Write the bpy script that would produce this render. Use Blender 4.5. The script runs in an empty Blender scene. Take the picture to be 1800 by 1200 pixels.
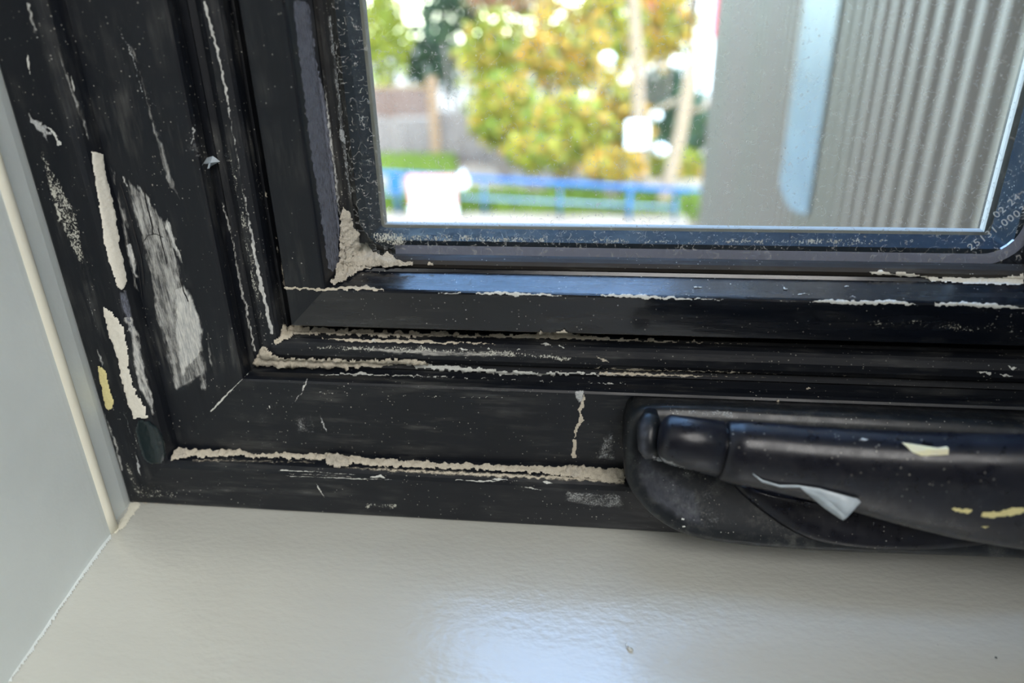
import bpy, bmesh, math, random
from mathutils import Vector, Matrix, noise
from mathutils.bvhtree import BVHTree
random.seed(7)
S = bpy.context.scene
COL = S.collection
# ------------------------------------------------------------------ camera
F = 1300.0
def rot(y, p, r):
    cy, sy, cp, sp, cr, sr = math.cos(y), math.sin(y), math.cos(p), math.sin(p), math.cos(r), math.sin(r)
    B = Matrix(((1,0,0),(0,0,-1),(0,1,0)))
    Ry = Matrix(((cy,sy,0),(-sy,cy,0),(0,0,1)))
    Rp = Matrix(((1,0,0),(0,cp,-sp),(0,sp,cp)))
    Rr = Matrix(((cr,-sr,0),(sr,cr,0),(0,0,1)))
    return Rr @ Rp @ B @ Ry
RM = rot(math.radians(6.946), math.radians(25.446), math.radians(-1.316))
RT = RM.transposed()
def ray(x, y): return RT @ Vector(((x-900)/F, (y-600)/F, 1.0))
CAM = -ray(228, 882)*0.30
cd = bpy.data.cameras.new('camera'); cam = bpy.data.objects.new('camera', cd); COL.objects.link(cam)
r0, r1, r2 = Vector(RM[0]), Vector(RM[1]), Vector(RM[2])
cam.matrix_world = Matrix(((r0.x,-r1.x,-r2.x,CAM.x),(r0.y,-r1.y,-r2.y,CAM.y),(r0.z,-r1.z,-r2.z,CAM.z),(0,0,0,1)))
cd.sensor_width = 36; cd.lens = F/1800*36; cd.clip_start = 0.01; cd.clip_end = 300
cd.dof.use_dof = True; cd.dof.focus_distance = 0.262; cd.dof.aperture_fstop = 26/4.2
S.camera = cam
# ------------------------------------------------------------------ world, sun, fill light, exposure
S.view_settings.view_transform = 'Standard'; S.view_settings.look = 'None'
S.view_settings.gamma = 1; S.view_settings.use_curve_mapping = False
S.view_settings.exposure = 0.0
W = bpy.data.worlds.new('world'); S.world = W; W.use_nodes = True
wn = W.node_tree; wb = wn.nodes['Background']
sky = wn.nodes.new('ShaderNodeTexSky'); sky.sky_type = 'NISHITA'; sky.sun_disc = False
sky.sun_elevation = math.radians(48); sky.sun_rotation = math.radians(150); sky.dust_density = 0.6; sky.ozone_density = 2.6
wn.links.new(sky.outputs[0], wb.inputs[0]); wb.inputs[1].default_value = 3.0
sd = bpy.data.lights.new('sun', 'SUN'); sd.energy = 3.2; sd.angle = math.radians(0.6); sd.color = (1.0, 0.93, 0.80)
sun = bpy.data.objects.new('sun', sd); COL.objects.link(sun)
sun.rotation_euler = Vector((0.42, 0.62, -0.80)).to_track_quat('-Z', 'Y').to_euler()
ld = bpy.data.lights.new('room_fill', 'AREA'); ld.shape = 'RECTANGLE'; ld.size = 1.5; ld.size_y = 1.5; ld.energy = 60; ld.color = (1.0, 0.98, 0.95)  # added area fill under the ceiling, brightens the sill and reveal
lamp = bpy.data.objects.new('room_fill', ld); COL.objects.link(lamp); lamp.location = (0.68, -1.15, 1.50)
lamp.rotation_euler = (Vector((0.2,-0.5,0.0))-lamp.location).to_track_quat('-Z', 'Y').to_euler()

def on(x, y, Y):                       # pixel -> point in the vertical plane y = Y
    r = ray(x, y); return CAM + r*((Y-CAM.y)/r.y)
def onz(x, y, Z):
    r = ray(x, y); return CAM + r*((Z-CAM.z)/r.z)
# ------------------------------------------------------------------ helpers
def tag(o, label=None, cat=None, group=None, kind=None):
    if label: o['label'] = label
    if cat: o['category'] = cat
    if group: o['group'] = group
    if kind: o['kind'] = kind
    return o
def empty(name, loc=(0,0,0)):
    o = bpy.data.objects.new(name, None); COL.objects.link(o); o.location = loc; o.empty_display_size = 0.02
    return o
def mesh(name, vs, fs, mat, parent=None, smooth=False):
    me = bpy.data.meshes.new(name); me.from_pydata([tuple(v) for v in vs], [], fs); me.update()
    if smooth:
        for p in me.polygons: p.use_smooth = True
    if mat: me.materials.append(mat)
    o = bpy.data.objects.new(name, me); COL.objects.link(o)
    if parent:
        o.parent = parent
        o.matrix_parent_inverse = Matrix.Translation(-parent.location)
    return o
class MB:
    def __init__(s): s.v = []; s.f = []
    def add(s, vs, fs):
        b = len(s.v); s.v += [Vector(v) for v in vs]; s.f += [tuple(i+b for i in f) for f in fs]; return s
    def box(s, a, b):
        x0,y0,z0 = a; x1,y1,z1 = b
        return s.add([(x0,y0,z0),(x1,y0,z0),(x1,y1,z0),(x0,y1,z0),(x0,y0,z1),(x1,y0,z1),(x1,y1,z1),(x0,y1,z1)],
            [(0,3,2,1),(4,5,6,7),(0,1,5,4),(1,2,6,5),(2,3,7,6),(3,0,4,7)])
    def tube(s, pts, rad, n=10):
        pts = [Vector(p) for p in pts]; rings = []
        if not isinstance(rad, (list, tuple)): rad = [rad]*len(pts)
        for i, p in enumerate(pts):
            d = (pts[min(i+1, len(pts)-1)]-pts[max(i-1, 0)]).normalized()
            u = d.cross(Vector((0,0,1)));
            if u.length < 1e-3: u = d.cross(Vector((1,0,0)))
            u.normalize(); w = d.cross(u)
            rings.append([p+(u*math.cos(2*math.pi*k/n)+w*math.sin(2*math.pi*k/n))*rad[i] for k in range(n)])
        return s.loft(rings)
    def loft(s, rings, cap=True):
        n = len(rings[0]); vs = [v for r in rings for v in r]; fs = []
        for i in range(len(rings)-1):
            for k in range(n):
                fs.append((i*n+k, i*n+(k+1)%n, (i+1)*n+(k+1)%n, (i+1)*n+k))
        if cap: fs.append(tuple(range(n))[::-1]); fs.append(tuple((len(rings)-1)*n+k for k in range(n)))
        return s.add(vs, fs)
    def build(s, name, mat, parent=None, smooth=False): return mesh(name, s.v, s.f, mat, parent, smooth)
def bevel(o, w, seg=2):
    m = o.modifiers.new('bevel', 'BEVEL'); m.width = w; m.segments = seg; m.limit_method = 'ANGLE'
    return o
# ------------------------------------------------------------------ materials
def newmat(name):
    m = bpy.data.materials.new(name); m.use_nodes = True
    nt = m.node_tree; return m, nt, nt.nodes['Principled BSDF'], nt.nodes['Material Output']
def N(nt, t, **kw):
    n = nt.nodes.new(t)
    for k, v in kw.items():
        if k.startswith('i_'):
            key = k[2:]; n.inputs[int(key) if key.isdigit() else key.replace('_', ' ')].default_value = v
        else: setattr(n, k, v)
    return n
def coords(nt, scale=(1,1,1), out='Object'):
    tc = N(nt, 'ShaderNodeTexCoord'); mp = N(nt, 'ShaderNodeMapping'); mp.inputs['Scale'].default_value = scale
    nt.links.new(tc.outputs[out], mp.inputs['Vector']); return mp.outputs[0]
def noi(nt, vec, scale, detail=3, rough=0.6):
    n = N(nt, 'ShaderNodeTexNoise'); n.inputs['Scale'].default_value = scale; n.inputs['Detail'].default_value = detail
    n.inputs['Roughness'].default_value = rough; nt.links.new(vec, n.inputs['Vector']); return n.outputs['Fac']
def ramp(nt, fac, a, b, lo=0.0, hi=1.0):
    n = N(nt, 'ShaderNodeMapRange'); n.inputs['From Min'].default_value = a; n.inputs['From Max'].default_value = b
    n.inputs['To Min'].default_value = lo; n.inputs['To Max'].default_value = hi; n.clamp = True
    nt.links.new(fac, n.inputs['Value']); return n.outputs[0]
def math_(nt, op, a, b):
    n = N(nt, 'ShaderNodeMath', operation=op)
    for i, v in enumerate((a, b)):
        if isinstance(v, (int, float)): n.inputs[i].default_value = v
        else: nt.links.new(v, n.inputs[i])
    return n.outputs[0]
def mixc(nt, fac, a, b):
    n = N(nt, 'ShaderNodeMix', data_type='RGBA')
    if isinstance(fac, (int, float)): n.inputs[0].default_value = fac
    else: nt.links.new(fac, n.inputs[0])
    for i, v in ((6, a), (7, b)):
        if isinstance(v, tuple): n.inputs[i].default_value = (*v, 1)
        else: nt.links.new(v, n.inputs[i])
    return n.outputs[2]
def bump(nt, h, strength, dist):
    n = N(nt, 'ShaderNodeBump'); n.inputs['Strength'].default_value = strength; n.inputs['Distance'].default_value = dist
    nt.links.new(h, n.inputs['Height']); return n.outputs[0]

def black(name, col=(0.005,0.0068,0.011), rough=0.32, stretch=(1,1,1), bumpy=0.12, speck=0.5, veil=0.15, spec=0.5, coat=0):
    """painted black upvc with dust haze, streaks and fine white specks"""
    m, nt, bs, out = newmat(name)
    v = coords(nt); vs = coords(nt, stretch)
    haze = ramp(nt, noi(nt, vs, 260, 6, 0.7), 0.48, 0.80, 0, 1)
    patch = ramp(nt, noi(nt, v, 38, 3), 0.42, 0.66)
    hz = math_(nt, 'MULTIPLY', math_(nt, 'MULTIPLY', haze, patch), veil)
    vo = N(nt, 'ShaderNodeTexVoronoi'); vo.inputs['Scale'].default_value = 1250; nt.links.new(v, vo.inputs['Vector'])
    rnd = ramp(nt, vo.outputs['Color'], 0.0, 1.0)
    sep = N(nt, 'ShaderNodeSeparateColor'); nt.links.new(vo.outputs['Color'], sep.inputs[0])
    size = ramp(nt, sep.outputs[0], 1-0.30*speck, 1.0, 0.0, 0.36)
    sp = math_(nt, 'GREATER_THAN', size, vo.outputs['Distance'])
    sp = math_(nt, 'MULTIPLY', sp, ramp(nt, noi(nt, v, 70, 3), 0.42, 0.62, 0.0, 0.55))
    c = mixc(nt, hz, col, (0.42,0.42,0.38))
    c = mixc(nt, sp, c, (0.55,0.53,0.47))
    nt.links.new(c, bs.inputs['Base Color'])
    r = ramp(nt, noi(nt, vs, 200, 5), 0.3, 0.75, rough-0.08, rough+0.22)
    nt.links.new(math_(nt, 'ADD', r, math_(nt, 'MULTIPLY', hz, 0.8)), bs.inputs['Roughness'])
    bs.inputs['Specular IOR Level'].default_value = spec*0.85
    bs.inputs['Coat Weight'].default_value = coat; bs.inputs['Coat Roughness'].default_value = 0.16; bs.inputs['Coat IOR'].default_value = 1.6
    nt.links.new(bump(nt, noi(nt, vs, 900, 3), bumpy, 0.0004), bs.inputs['Normal'])
    return m
def solid(name, col, col2=None, rough=0.85, scale=900, bs_=0.6, dist=0.0006, spec=0.2):
    m, nt, bs, out = newmat(name); v = coords(nt); n = noi(nt, v, scale, 5, 0.65)
    nt.links.new(mixc(nt, ramp(nt, n, 0.35, 0.68), col2 or tuple(c*0.75 for c in col), col), bs.inputs['Base Color'])
    bs.inputs['Roughness'].default_value = rough; bs.inputs['Specular IOR Level'].default_value = spec
    nt.links.new(bump(nt, n, bs_, dist), bs.inputs['Normal']); return m
def cover(name, col, col2, stretch=(1,1,1), scale=500, soft=0.10, rough=0.8, detail=8, cap=1.0, bm=0.3, sub=1.10, shape=0.0, patchy=0.0):
    """dry smear: the 'cover' attribute is how thick the smear lies, noise breaks it up"""
    m, nt, bs, out = newmat(name); v = coords(nt, stretch)
    at = N(nt, 'ShaderNodeAttribute', attribute_name='cover')
    n = noi(nt, v, scale, detail, 0.68)
    s = math_(nt, 'SUBTRACT', math_(nt, 'ADD', n, at.outputs['Fac']), sub)
    if patchy: s = math_(nt, 'SUBTRACT', s, math_(nt, 'MULTIPLY', ramp(nt, noi(nt, coords(nt), 150, 3), 0.42, 0.62, 1, 0), patchy))
    a = math_(nt, 'MULTIPLY', ramp(nt, s, -soft, soft, 0, cap), ramp(nt, at.outputs['Fac'], 0.30, 0.75, 0.15, 1.0))
    nt.links.new(mixc(nt, ramp(nt, noi(nt, v, scale*2.3, 3), 0.35, 0.65), col2, col), bs.inputs['Base Color'])
    bs.inputs['Roughness'].default_value = rough; bs.inputs['Specular IOR Level'].default_value = 0.2
    nt.links.new(a, bs.inputs['Alpha'])
    nt.links.new(bump(nt, n, bm, 0.0003+0.0006*shape), bs.inputs['Normal']); return m
def plain(name, col, rough=0.7, spec=0.3, metal=0.0):
    m, nt, bs, out = newmat(name); v = coords(nt)
    nt.links.new(mixc(nt, noi(nt, v, 6, 4), tuple(c*0.8 for c in col), tuple(min(1, c*1.15) for c in col)), bs.inputs['Base Color'])
    bs.inputs['Roughness'].default_value = rough; bs.inputs['Specular IOR Level'].default_value = spec; bs.inputs['Metallic'].default_value = metal
    return m

M = {}
M['jamb'] = black('black_jamb', stretch=(1,1,0.12), veil=0.22, speck=0.5, rough=0.42)
M['rail'] = black('black_rail', stretch=(0.12,1,1), veil=0.22, speck=0.45, rough=0.36)
M['stile'] = black('black_stile', stretch=(1,1,0.12), veil=0.12, speck=0.25, rough=0.34)
M['sashrail'] = black('black_sash_rail', stretch=(0.12,1,1), veil=0.10, speck=0.4, rough=0.16, spec=0.5)
b_ = M['sashrail'].node_tree.nodes['Principled BSDF']; b_.inputs['Coat Weight'].default_value = 0.4; b_.inputs['Coat Roughness'].default_value = 0.10; b_.inputs['Coat IOR'].default_value = 1.5
M['seal'] = black('seal_rubber', stretch=(0.12,1,1), veil=0.30, speck=0.6, rough=0.50)
M['sealv'] = black('seal_rubber_upright', stretch=(1,1,0.12), veil=0.30, speck=0.8, rough=0.50)
M['gasket'] = black('gasket_rubber', (0.022,0.019,0.016), 0.55, (0.15,1,1), veil=0.25, speck=0.5)
M['gasketv'] = black('gasket_rubber_upright', (0.012,0.012,0.013), 0.55, (1,1,0.15), veil=0.35, speck=1.2)
M['handle'] = black('black_handle', (0.007,0.008,0.014), 0.28, veil=0.05, speck=0.4, bumpy=0.03, coat=0.12, spec=0.4)
M['cover'] = black('black_handle_cover', (0.008,0.011,0.015), 0.36, veil=0.28, speck=0.5, bumpy=0.06, coat=0.15, spec=0.4)
M['spacer'] = black('spacer_dark', (0.008,0.016,0.028), 0.70, veil=0.01, speck=0.4, spec=0.05)
M['butyl'] = plain('sealant_lilac', (0.27,0.27,0.36), 0.35, 0.6)
M['dust'] = cover('beige_dust', (0.72,0.66,0.54), (0.50,0.45,0.36), scale=1700, soft=0.05, bm=0.7, sub=1.02, shape=0.6)
M['clump'] = cover('beige_plaster', (0.70,0.65,0.55), (0.52,0.47,0.39), scale=900, soft=0.05, bm=1.0, sub=0.95, shape=1.0)
M['white'] = cover('cream_paint', (0.80,0.77,0.68), (0.72,0.69,0.60), scale=1100, soft=0.06, rough=0.6, bm=0.25, sub=1.0)
M['chip'] = cover('white_crust', (0.74,0.75,0.70), (0.50,0.51,0.48), scale=1500, soft=0.06, bm=0.5, sub=1.06)
M['yellow'] = cover('yellow_paint', (0.78,0.70,0.34), (0.66,0.58,0.28), scale=1100, soft=0.06, rough=0.6, sub=1.0)
M['paleyellow'] = solid('pale_yellow_paint', (0.78,0.74,0.46), (0.74,0.70,0.52), rough=0.6, scale=300, bs_=0.2)
M['scuffv'] = cover('grey_scuff_upright', (0.66,0.66,0.62), (0.36,0.37,0.37), (1,1,0.13), 950, soft=0.16, patchy=0.10, sub=1.07)
M['scuffh'] = cover('grey_scuff_level', (0.60,0.59,0.54), (0.34,0.34,0.33), (0.13,1,1), 950, soft=0.14)
M['scuff'] = cover('grey_scuff', (0.58,0.59,0.57), (0.32,0.34,0.36), (1,1,1), 1500, soft=0.16, patchy=0.16)
M['specks'] = cover('white_specks', (0.72,0.72,0.64), (0.55,0.55,0.48), (1,1,0.7), 1900, soft=0.04, detail=3, patchy=0.14, sub=1.08)
M['dusty'] = cover('loose_dust', (0.70,0.64,0.52), (0.48,0.43,0.34), (0.5,1,1), 2200, soft=0.12)
M['haze'] = cover('bloom_and_sheen', (0.26,0.28,0.34), (0.13,0.14,0.18), (1,1,0.2), 900, soft=0.30, cap=0.6)  # dull bloom, and the light painted on the stile's slope
M['smooth'] = plain('fresh_black_paint', (0.010,0.020,0.024), 0.14, 0.6)

def glossy_paint(name, col, rough, streak=(1,1,1)):
    m, nt, bs, out = newmat(name); v = coords(nt, streak)
    nt.links.new(mixc(nt, ramp(nt, noi(nt, v, 30, 5), 0.3, 0.7), col, tuple(c*0.93 for c in col)), bs.inputs['Base Color'])
    bs.inputs['Roughness'].default_value = rough; bs.inputs['Specular IOR Level'].default_value = 0.9
    if rough < 0.4:
        bs.inputs['Coat Weight'].default_value = 1.0; bs.inputs['Coat Roughness'].default_value = 0.27; bs.inputs['Coat IOR'].default_value = 1.8
    b1 = bump(nt, noi(nt, v, 160, 4, 0.6), 0.25, 0.0006)
    if rough < 0.4:
        w = coords(nt, (1,1.6,1)); hh = math_(nt, 'ADD', noi(nt, w, 330, 2, 0.5), math_(nt, 'MULTIPLY', noi(nt, v, 45, 2), 2.0))
        n2 = N(nt, 'ShaderNodeBump'); n2.inputs['Strength'].default_value = 0.27; n2.inputs['Distance'].default_value = 0.0005
        nt.links.new(hh, n2.inputs['Height']); nt.links.new(b1, n2.inputs['Normal']); b1 = n2.outputs[0]
        nt.links.new(b1, bs.inputs['Coat Normal'])
    nt.links.new(b1, bs.inputs['Normal']); return m
M['sill'] = glossy_paint('sill_gloss', (0.64,0.645,0.59), 0.25, (0.35,1,1))
M['wall'] = glossy_paint('reveal_paint', (0.78,0.84,0.83), 0.45)
M['room'] = plain('room_paint', (0.34,0.33,0.31), 0.8)
M['caulk'] = plain('caulk_cream', (0.80,0.78,0.66), 0.5)

def glass_mat(name, dirt):
    m = bpy.data.materials.new(name); m.use_nodes = True; nt = m.node_tree
    for n in list(nt.nodes):
        if n.type != 'OUTPUT_MATERIAL': nt.nodes.remove(n)
    out = [n for n in nt.nodes][0]
    tr = N(nt, 'ShaderNodeBsdfTransparent'); tr.inputs[0].default_value = (0.95,0.97,0.96,1)
    gl = N(nt, 'ShaderNodeBsdfGlossy'); gl.inputs['Roughness'].default_value = 0.0
    fr = N(nt, 'ShaderNodeFresnel'); fr.inputs[0].default_value = 1.45
    mx = N(nt, 'ShaderNodeMixShader'); gm_ = N(nt, 'ShaderNodeNewGeometry'); nt.links.new(math_(nt, 'MULTIPLY', fr.outputs[0], math_(nt, 'SUBTRACT', 1.0, gm_.outputs['Backfacing'])), mx.inputs[0]); nt.links.new(tr.outputs[0], mx.inputs[1]); nt.links.new(gl.outputs[0], mx.inputs[2])
    if dirt:
        v = coords(nt); df = N(nt, 'ShaderNodeBsdfDiffuse'); df.inputs[0].default_value = (0.75,0.75,0.74,1)
        vo = N(nt, 'ShaderNodeTexVoronoi'); vo.inputs['Scale'].default_value = 230
        wv = N(nt, 'ShaderNodeVectorMath', operation='ADD'); ns = N(nt, 'ShaderNodeTexNoise'); ns.inputs['Scale'].default_value = 300
        sc = N(nt, 'ShaderNodeVectorMath', operation='SCALE'); sc.inputs['Scale'].default_value = 0.004
        nt.links.new(v, ns.inputs['Vector']); nt.links.new(ns.outputs['Color'], sc.inputs[0]); nt.links.new(v, wv.inputs[0]); nt.links.new(sc.outputs[0], wv.inputs[1])
        nt.links.new(wv.outputs[0], vo.inputs['Vector'])
        d = math_(nt, 'ABSOLUTE', math_(nt, 'SUBTRACT', vo.outputs['Distance'], 0.46), 0)
        ring = ramp(nt, d, 0.0, 0.035, 1, 0)
        ring = math_(nt, 'MULTIPLY', ring, ramp(nt, noi(nt, v, 420, 2), 0.48, 0.57))
        film = ramp(nt, noi(nt, v, 20, 4), 0.3, 0.75, 0.002, 0.016)
        vs = N(nt, 'ShaderNodeTexVoronoi'); vs.inputs['Scale'].default_value = 900; nt.links.new(v, vs.inputs['Vector'])
        sep = N(nt, 'ShaderNodeSeparateColor'); nt.links.new(vs.outputs['Color'], sep.inputs[0])
        sp = math_(nt, 'GREATER_THAN', ramp(nt, sep.outputs[0], 0.88, 1.0, 0.0, 0.30), vs.outputs['Distance'])
        f = math_(nt, 'MAXIMUM', math_(nt, 'MULTIPLY', ring, 0.42), math_(nt, 'MULTIPLY', sp, 0.45))
        f = math_(nt, 'MINIMUM', math_(nt, 'ADD', f, film), 1.0)
        m2 = N(nt, 'ShaderNodeMixShader'); nt.links.new(f, m2.inputs[0]); nt.links.new(mx.outputs[0], m2.inputs[1]); nt.links.new(df.outputs[0], m2.inputs[2]); mx = m2
    nt.links.new(mx.outputs[0], out.inputs[0]); return m
M['glass'] = glass_mat('window_glass_dirty', True); M['glass2'] = glass_mat('window_glass', False)

# ------------------------------------------------------------------ room shell
X1, Z1 = 0.4256, 1.15                 # outer size of the window frame
def bld(name, mb, mat, **kw):
    o = mb.build(name, mat); tag(o, kind='structure', **kw); return o
# window wall above, below and right of the opening (Y -0.30 .. 0.075)
bld('wall_front', MB().box((X1,-0.30,-1.1),(2.2,0.12,1.6)).box((-1.6,-0.30,-1.1),(-0.03,0.12,1.6)).box((-0.03,-0.30,Z1),(X1,0.12,1.6)).box((-0.03,-0.30,-1.1),(X1,0.12,-0.045)), M['room'])
# left reveal: plan outline pulled up
plan = [(-0.03,0.075),(0,0.075),(0,0.0002),(0.0008,-0.004),(0.0012,-0.012)]
for k in range(9):
    a = math.pi*(-0.08+0.75*k/8); plan.append((0.0022+0.0022*math.sin(a)*1.0, -0.0150-0.0024*(1-math.cos(a))))
plan += [(0.0045,-0.022),(0.0070,-0.079),(0.0105,-0.14),(0.0140,-0.20),(0.020,-0.2995),(-0.03,-0.2995)]
mb = MB(); n = len(plan); zs = [-0.0445]+[i*0.02 for i in range(0,58)]
mb.loft([[Vector((x,y,z)) for x,y in plan] for z in zs])
bld('wall_left', mb, M['wall'], label='pale grey painted reveal wall left of the black window frame', cat='wall')
mb = MB().tube([(0.0030,-0.0172,-0.001+0.01*i) for i in range(110)], [0.0026+0.0003*noise.noise(Vector((0,0,i*0.3))) for i in range(110)], 10)
bld('trim_1', mb, M['caulk'], label='raised cream bead running up the grey reveal wall beside the frame', cat='trim').data
for p in bpy.data.objects['trim_1'].data.polygons: p.use_smooth = True
def sill_z(y):                        # the sill lies level at the frame and then falls a little towards the room
    t = max(0.0, -0.018-y); return 0.0 if t == 0 else -math.tan(math.radians(7.6))*(t*t/0.02*0.5 if t < 0.02 else t-0.01)
ys_ = [0.0745, 0.0, -0.018]+[-0.018-0.0025*k for k in range(1, 10)]+[-0.08, -0.16, -0.34]
sp_ = [(y, sill_z(y)) for y in ys_]+[(-0.34,-0.044),(0.0745,-0.044)]
sill = bld('trim_2', MB().loft([[Vector((x, y, z)) for y, z in sp_] for x in (-0.02, X1)]), M['sill'], label='glossy off-white painted window sill under the black frame', cat='windowsill')
bld('wall_back', MB().box((-1.6,-3.2,-1.1),(2.2,-3.1,1.6)), M['room'])
bld('wall_right', MB().box((2.2,-3.2,-1.1),(2.3,0.12,1.6)), M['room'])
bld('wall_west', MB().box((-1.7,-3.2,-1.1),(-1.6,0.12,1.6)), M['room']); bpy.data.objects['wall_west'].name = 'wall_far_left'
bld('ceiling', MB().box((-1.7,-3.2,1.6),(2.3,0.12,1.7)), M['room'])
bld('floor', MB().box((-1.7,-3.2,-1.2),(2.3,0.12,-1.1)), plain('floor_boards', (0.32,0.24,0.17), 0.5))

# ------------------------------------------------------------------ frame sweeps
mm = 0.001
def member(name, prof, side, mat, parent, x0=0, z0=0, x1=X1, z1=Z1, seg=1):
    """one mitred length of a closed profile [(inset, depth)] in mm"""
    rings = []
    for t in [i/seg for i in range(seg+1)]:
        r = []
        for a, y in prof:
            a, y = a*mm, y*mm
            if side == 'left': p = (x0+a, y, (z0+a)*(1-t)+(z1-a)*t)
            elif side == 'right': p = (x1-a, y, (z0+a)*(1-t)+(z1-a)*t)
            elif side == 'bottom': p = ((x0+a)*(1-t)+(x1-a)*t, y, z0+a)
            else: p = ((x0+a)*(1-t)+(x1-a)*t, y, z1-a)
            r.append(Vector(p))
        rings.append(r)
    mb = MB().loft(rings); o = mb.build(name, mat, parent)
    bm = bmesh.new(); bm.from_mesh(o.data); bmesh.ops.recalc_face_normals(bm, faces=bm.faces); bm.to_mesh(o.data); bm.free()
    return o
FR = [(0,0.2),(1.2,-0.9),(18.8,-1.5),(20.6,-1.1),(21.6,0.2),(22.6,3.0),(23.3,6),(54.6,6),(55.4,6.5),(55.9,8),(56.1,11),(55.6,12),(53.5,12.2),(53.5,15.6),(56.5,16),(56.6,24),(74.4,24),(74.4,75),(0,75)]
BEAD = [(56.7,23.9),(56.7,15.6),(57.4,14.9),(59.6,15.6),(60.6,15.2),(61.2,13.2),(63.2,12.1),(66,12.1),(68.3,12.9),(69.2,14.2),(69.5,17),(69.6,18.4),(67.8,18.8),(67.8,20),(69.8,20.4),(69.9,23.9)]
SA = [(75.7,11.2),(76.5,9.8),(90.6,8),(91.2,8.2),(91.6,9.0),(94.0,20.0),(93.6,20.6),(94.8,21.4),(95.2,25.9),(94.5,26.2),(94.5,50.6),(100.6,50.8),(101.0,58),(98,62),(75.7,62)]
GK = [(95.0,21.8),(96.4,21.5),(97.6,22.6),(98.4,24.4),(98.7,25.9),(95.4,25.9)]
LIP = [(95.5,50.1),(102.3,50.1),(102.6,51.0),(102.7,53.0),(102.2,53.8),(100.7,54.6),(100.7,50.6),(95.5,50.6)]
win = empty('window_1', (X1/2, 0.03, 0)); tag(win, 'black painted window frame, dusty and paint-splashed, set between reveal and sill', 'window frame', kind='structure')
parts = {}
for sd_, nm, mk in (('left','frame_jamb','jamb'),('bottom','frame_rail','rail'),('right','frame_jamb','jamb'),('top','frame_rail','rail')):
    parts['fr_'+sd_] = member(nm, FR, sd_, M[mk], win)
for sd_, mk in (('left','sealv'),('bottom','seal'),('right','sealv'),('top','seal')):
    parts['bead_'+sd_] = member('weather_seal', BEAD, sd_, M[mk], win)
sash = empty('opening_casement', (X1/2, 0.035, 0.0757)); tag(sash, 'black opening window sash holding the dirty double glazed pane', 'casement')
for sd_, nm, mk in (('left','sash_stile','stile'),('bottom','sash_rail','sashrail'),('right','sash_stile','stile'),('top','sash_rail','sashrail')):
    parts['sa_'+sd_] = member(nm, SA, sd_, M[mk], sash)
for sd_, mk in (('left','gasketv'),('bottom','gasket'),('right','gasketv'),('top','gasket')):
    parts['gk_'+sd_] = member('gasket', GK, sd_, M[mk], sash)
m_lip = plain('outer_bead_pale', (0.40,0.36,0.33), 0.6)
for sd_ in ('left','bottom','right','top'):
    parts['lip_'+sd_] = member('glazing_bead', LIP, sd_, m_lip, sash)
a = 0.0957
pane = MB().box((a,0.026,a),(X1-a,0.030,Z1-a)).build('glass_pane', M['glass'], sash)
MB().box((a,0.046,a),(X1-a,0.050,Z1-a)).build('glass_pane', M['glass2'], sash)
def rrect(x0, z0, x1, z1, r, y, n=8):
    pts = []
    for cx, cz, a0 in ((x1-r,z0+r,-90),(x1-r,z1-r,0),(x0+r,z1-r,90),(x0+r,z0+r,180)):
        for k in range(n+1):
            t = math.radians(a0+90*k/n); pts.append(Vector((cx+r*math.cos(t), y, cz+r*math.sin(t))))
    return pts
def rframe(name, o, i, ro, ri, y0, y1, mat, parent, skip=()):
    b = (o, o, X1-o, Z1-o); c = (i, i, X1-i, Z1-i)
    rings = [rrect(*b, ro, y0), rrect(*c, ri, y0), rrect(*c, ri, y1), rrect(*b, ro, y1)]
    rings.append(rings[0]); mb = MB().loft(rings, cap=False); n = len(rings[0]); mb.f = [f for k, f in enumerate(mb.f) if k % n not in skip]; return mb.build(name, mat, parent)
spacer = rframe('spacer_bar', 0.0990, 0.1024, 0.0125, 0.0015, 0.0302, 0.0458, M['spacer'], sash)
seal = rframe('edge_seal', 0.0966, 0.1006, 0.0150, 0.0110, 0.03005, 0.0312, M['butyl'], sash, range(18, 35))  # left run left out, so that side stays dark as if unlit

# ------------------------------------------------------------------ the folding handle
def plane_hit(x, y, p0, nrm):
    r = ray(x, y); return CAM + r*((p0-CAM).dot(nrm)/r.dot(nrm))
HP = Vector((0,-0.008,0.056)); HD = Vector((0,-18,-40)).normalized(); HN = Vector((0,-40,18)).normalized()
out_px = [(1098,830),(1097,800),(1099,765),(1106,732),(1126,714),(1165,710),(1250,712),(1400,720),(1550,727),(1700,736),(1800,744),(2000,757),(2200,772),(2290,800),(2310,860),(2290,950),(2200,1005),(2000,1001),(1800,986),(1500,975),(1350,966),(1260,956),(1200,941),(1155,915),(1122,882),(1105,855)]
def spline(pts, n=4, closed=True):
    res = []; L = len(pts)
    for i in range(L if closed else L-1):
        p = [Vector(pts[(i+k-1) % L]) if closed else Vector(pts[max(0, min(L-1, i+k-1))]) for k in range(4)]
        for k in range(n):
            t = k/n; res.append(0.5*((2*p[1])+(p[2]-p[0])*t+(2*p[0]-5*p[1]+4*p[2]-p[3])*t*t+(3*p[1]-p[0]-3*p[2]+p[3])*t**3))
    if not closed: res.append(Vector(pts[-1]))
    return res
outl = spline([plane_hit(x, y, HP, HN) for x, y in out_px], 3)
cen = sum(outl, Vector())/len(outl)
def inset(pts, d):
    res = []; n = len(pts)
    for i, p in enumerate(pts):
        t = (pts[(i+1) % n]-pts[i-1]).normalized(); q = t.cross(HN).normalized()
        if q.dot(cen-p) < 0: q = -q
        # keep direction stable on the long straight runs
        res.append(p+q*d)
    return res
hroot = empty('folding_crank', (0.28, 0.0, 0.014)); tag(hroot, 'black folding window handle with long lever over its dusty cover on the bottom frame rail', 'crank handle')
rings = []
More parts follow.
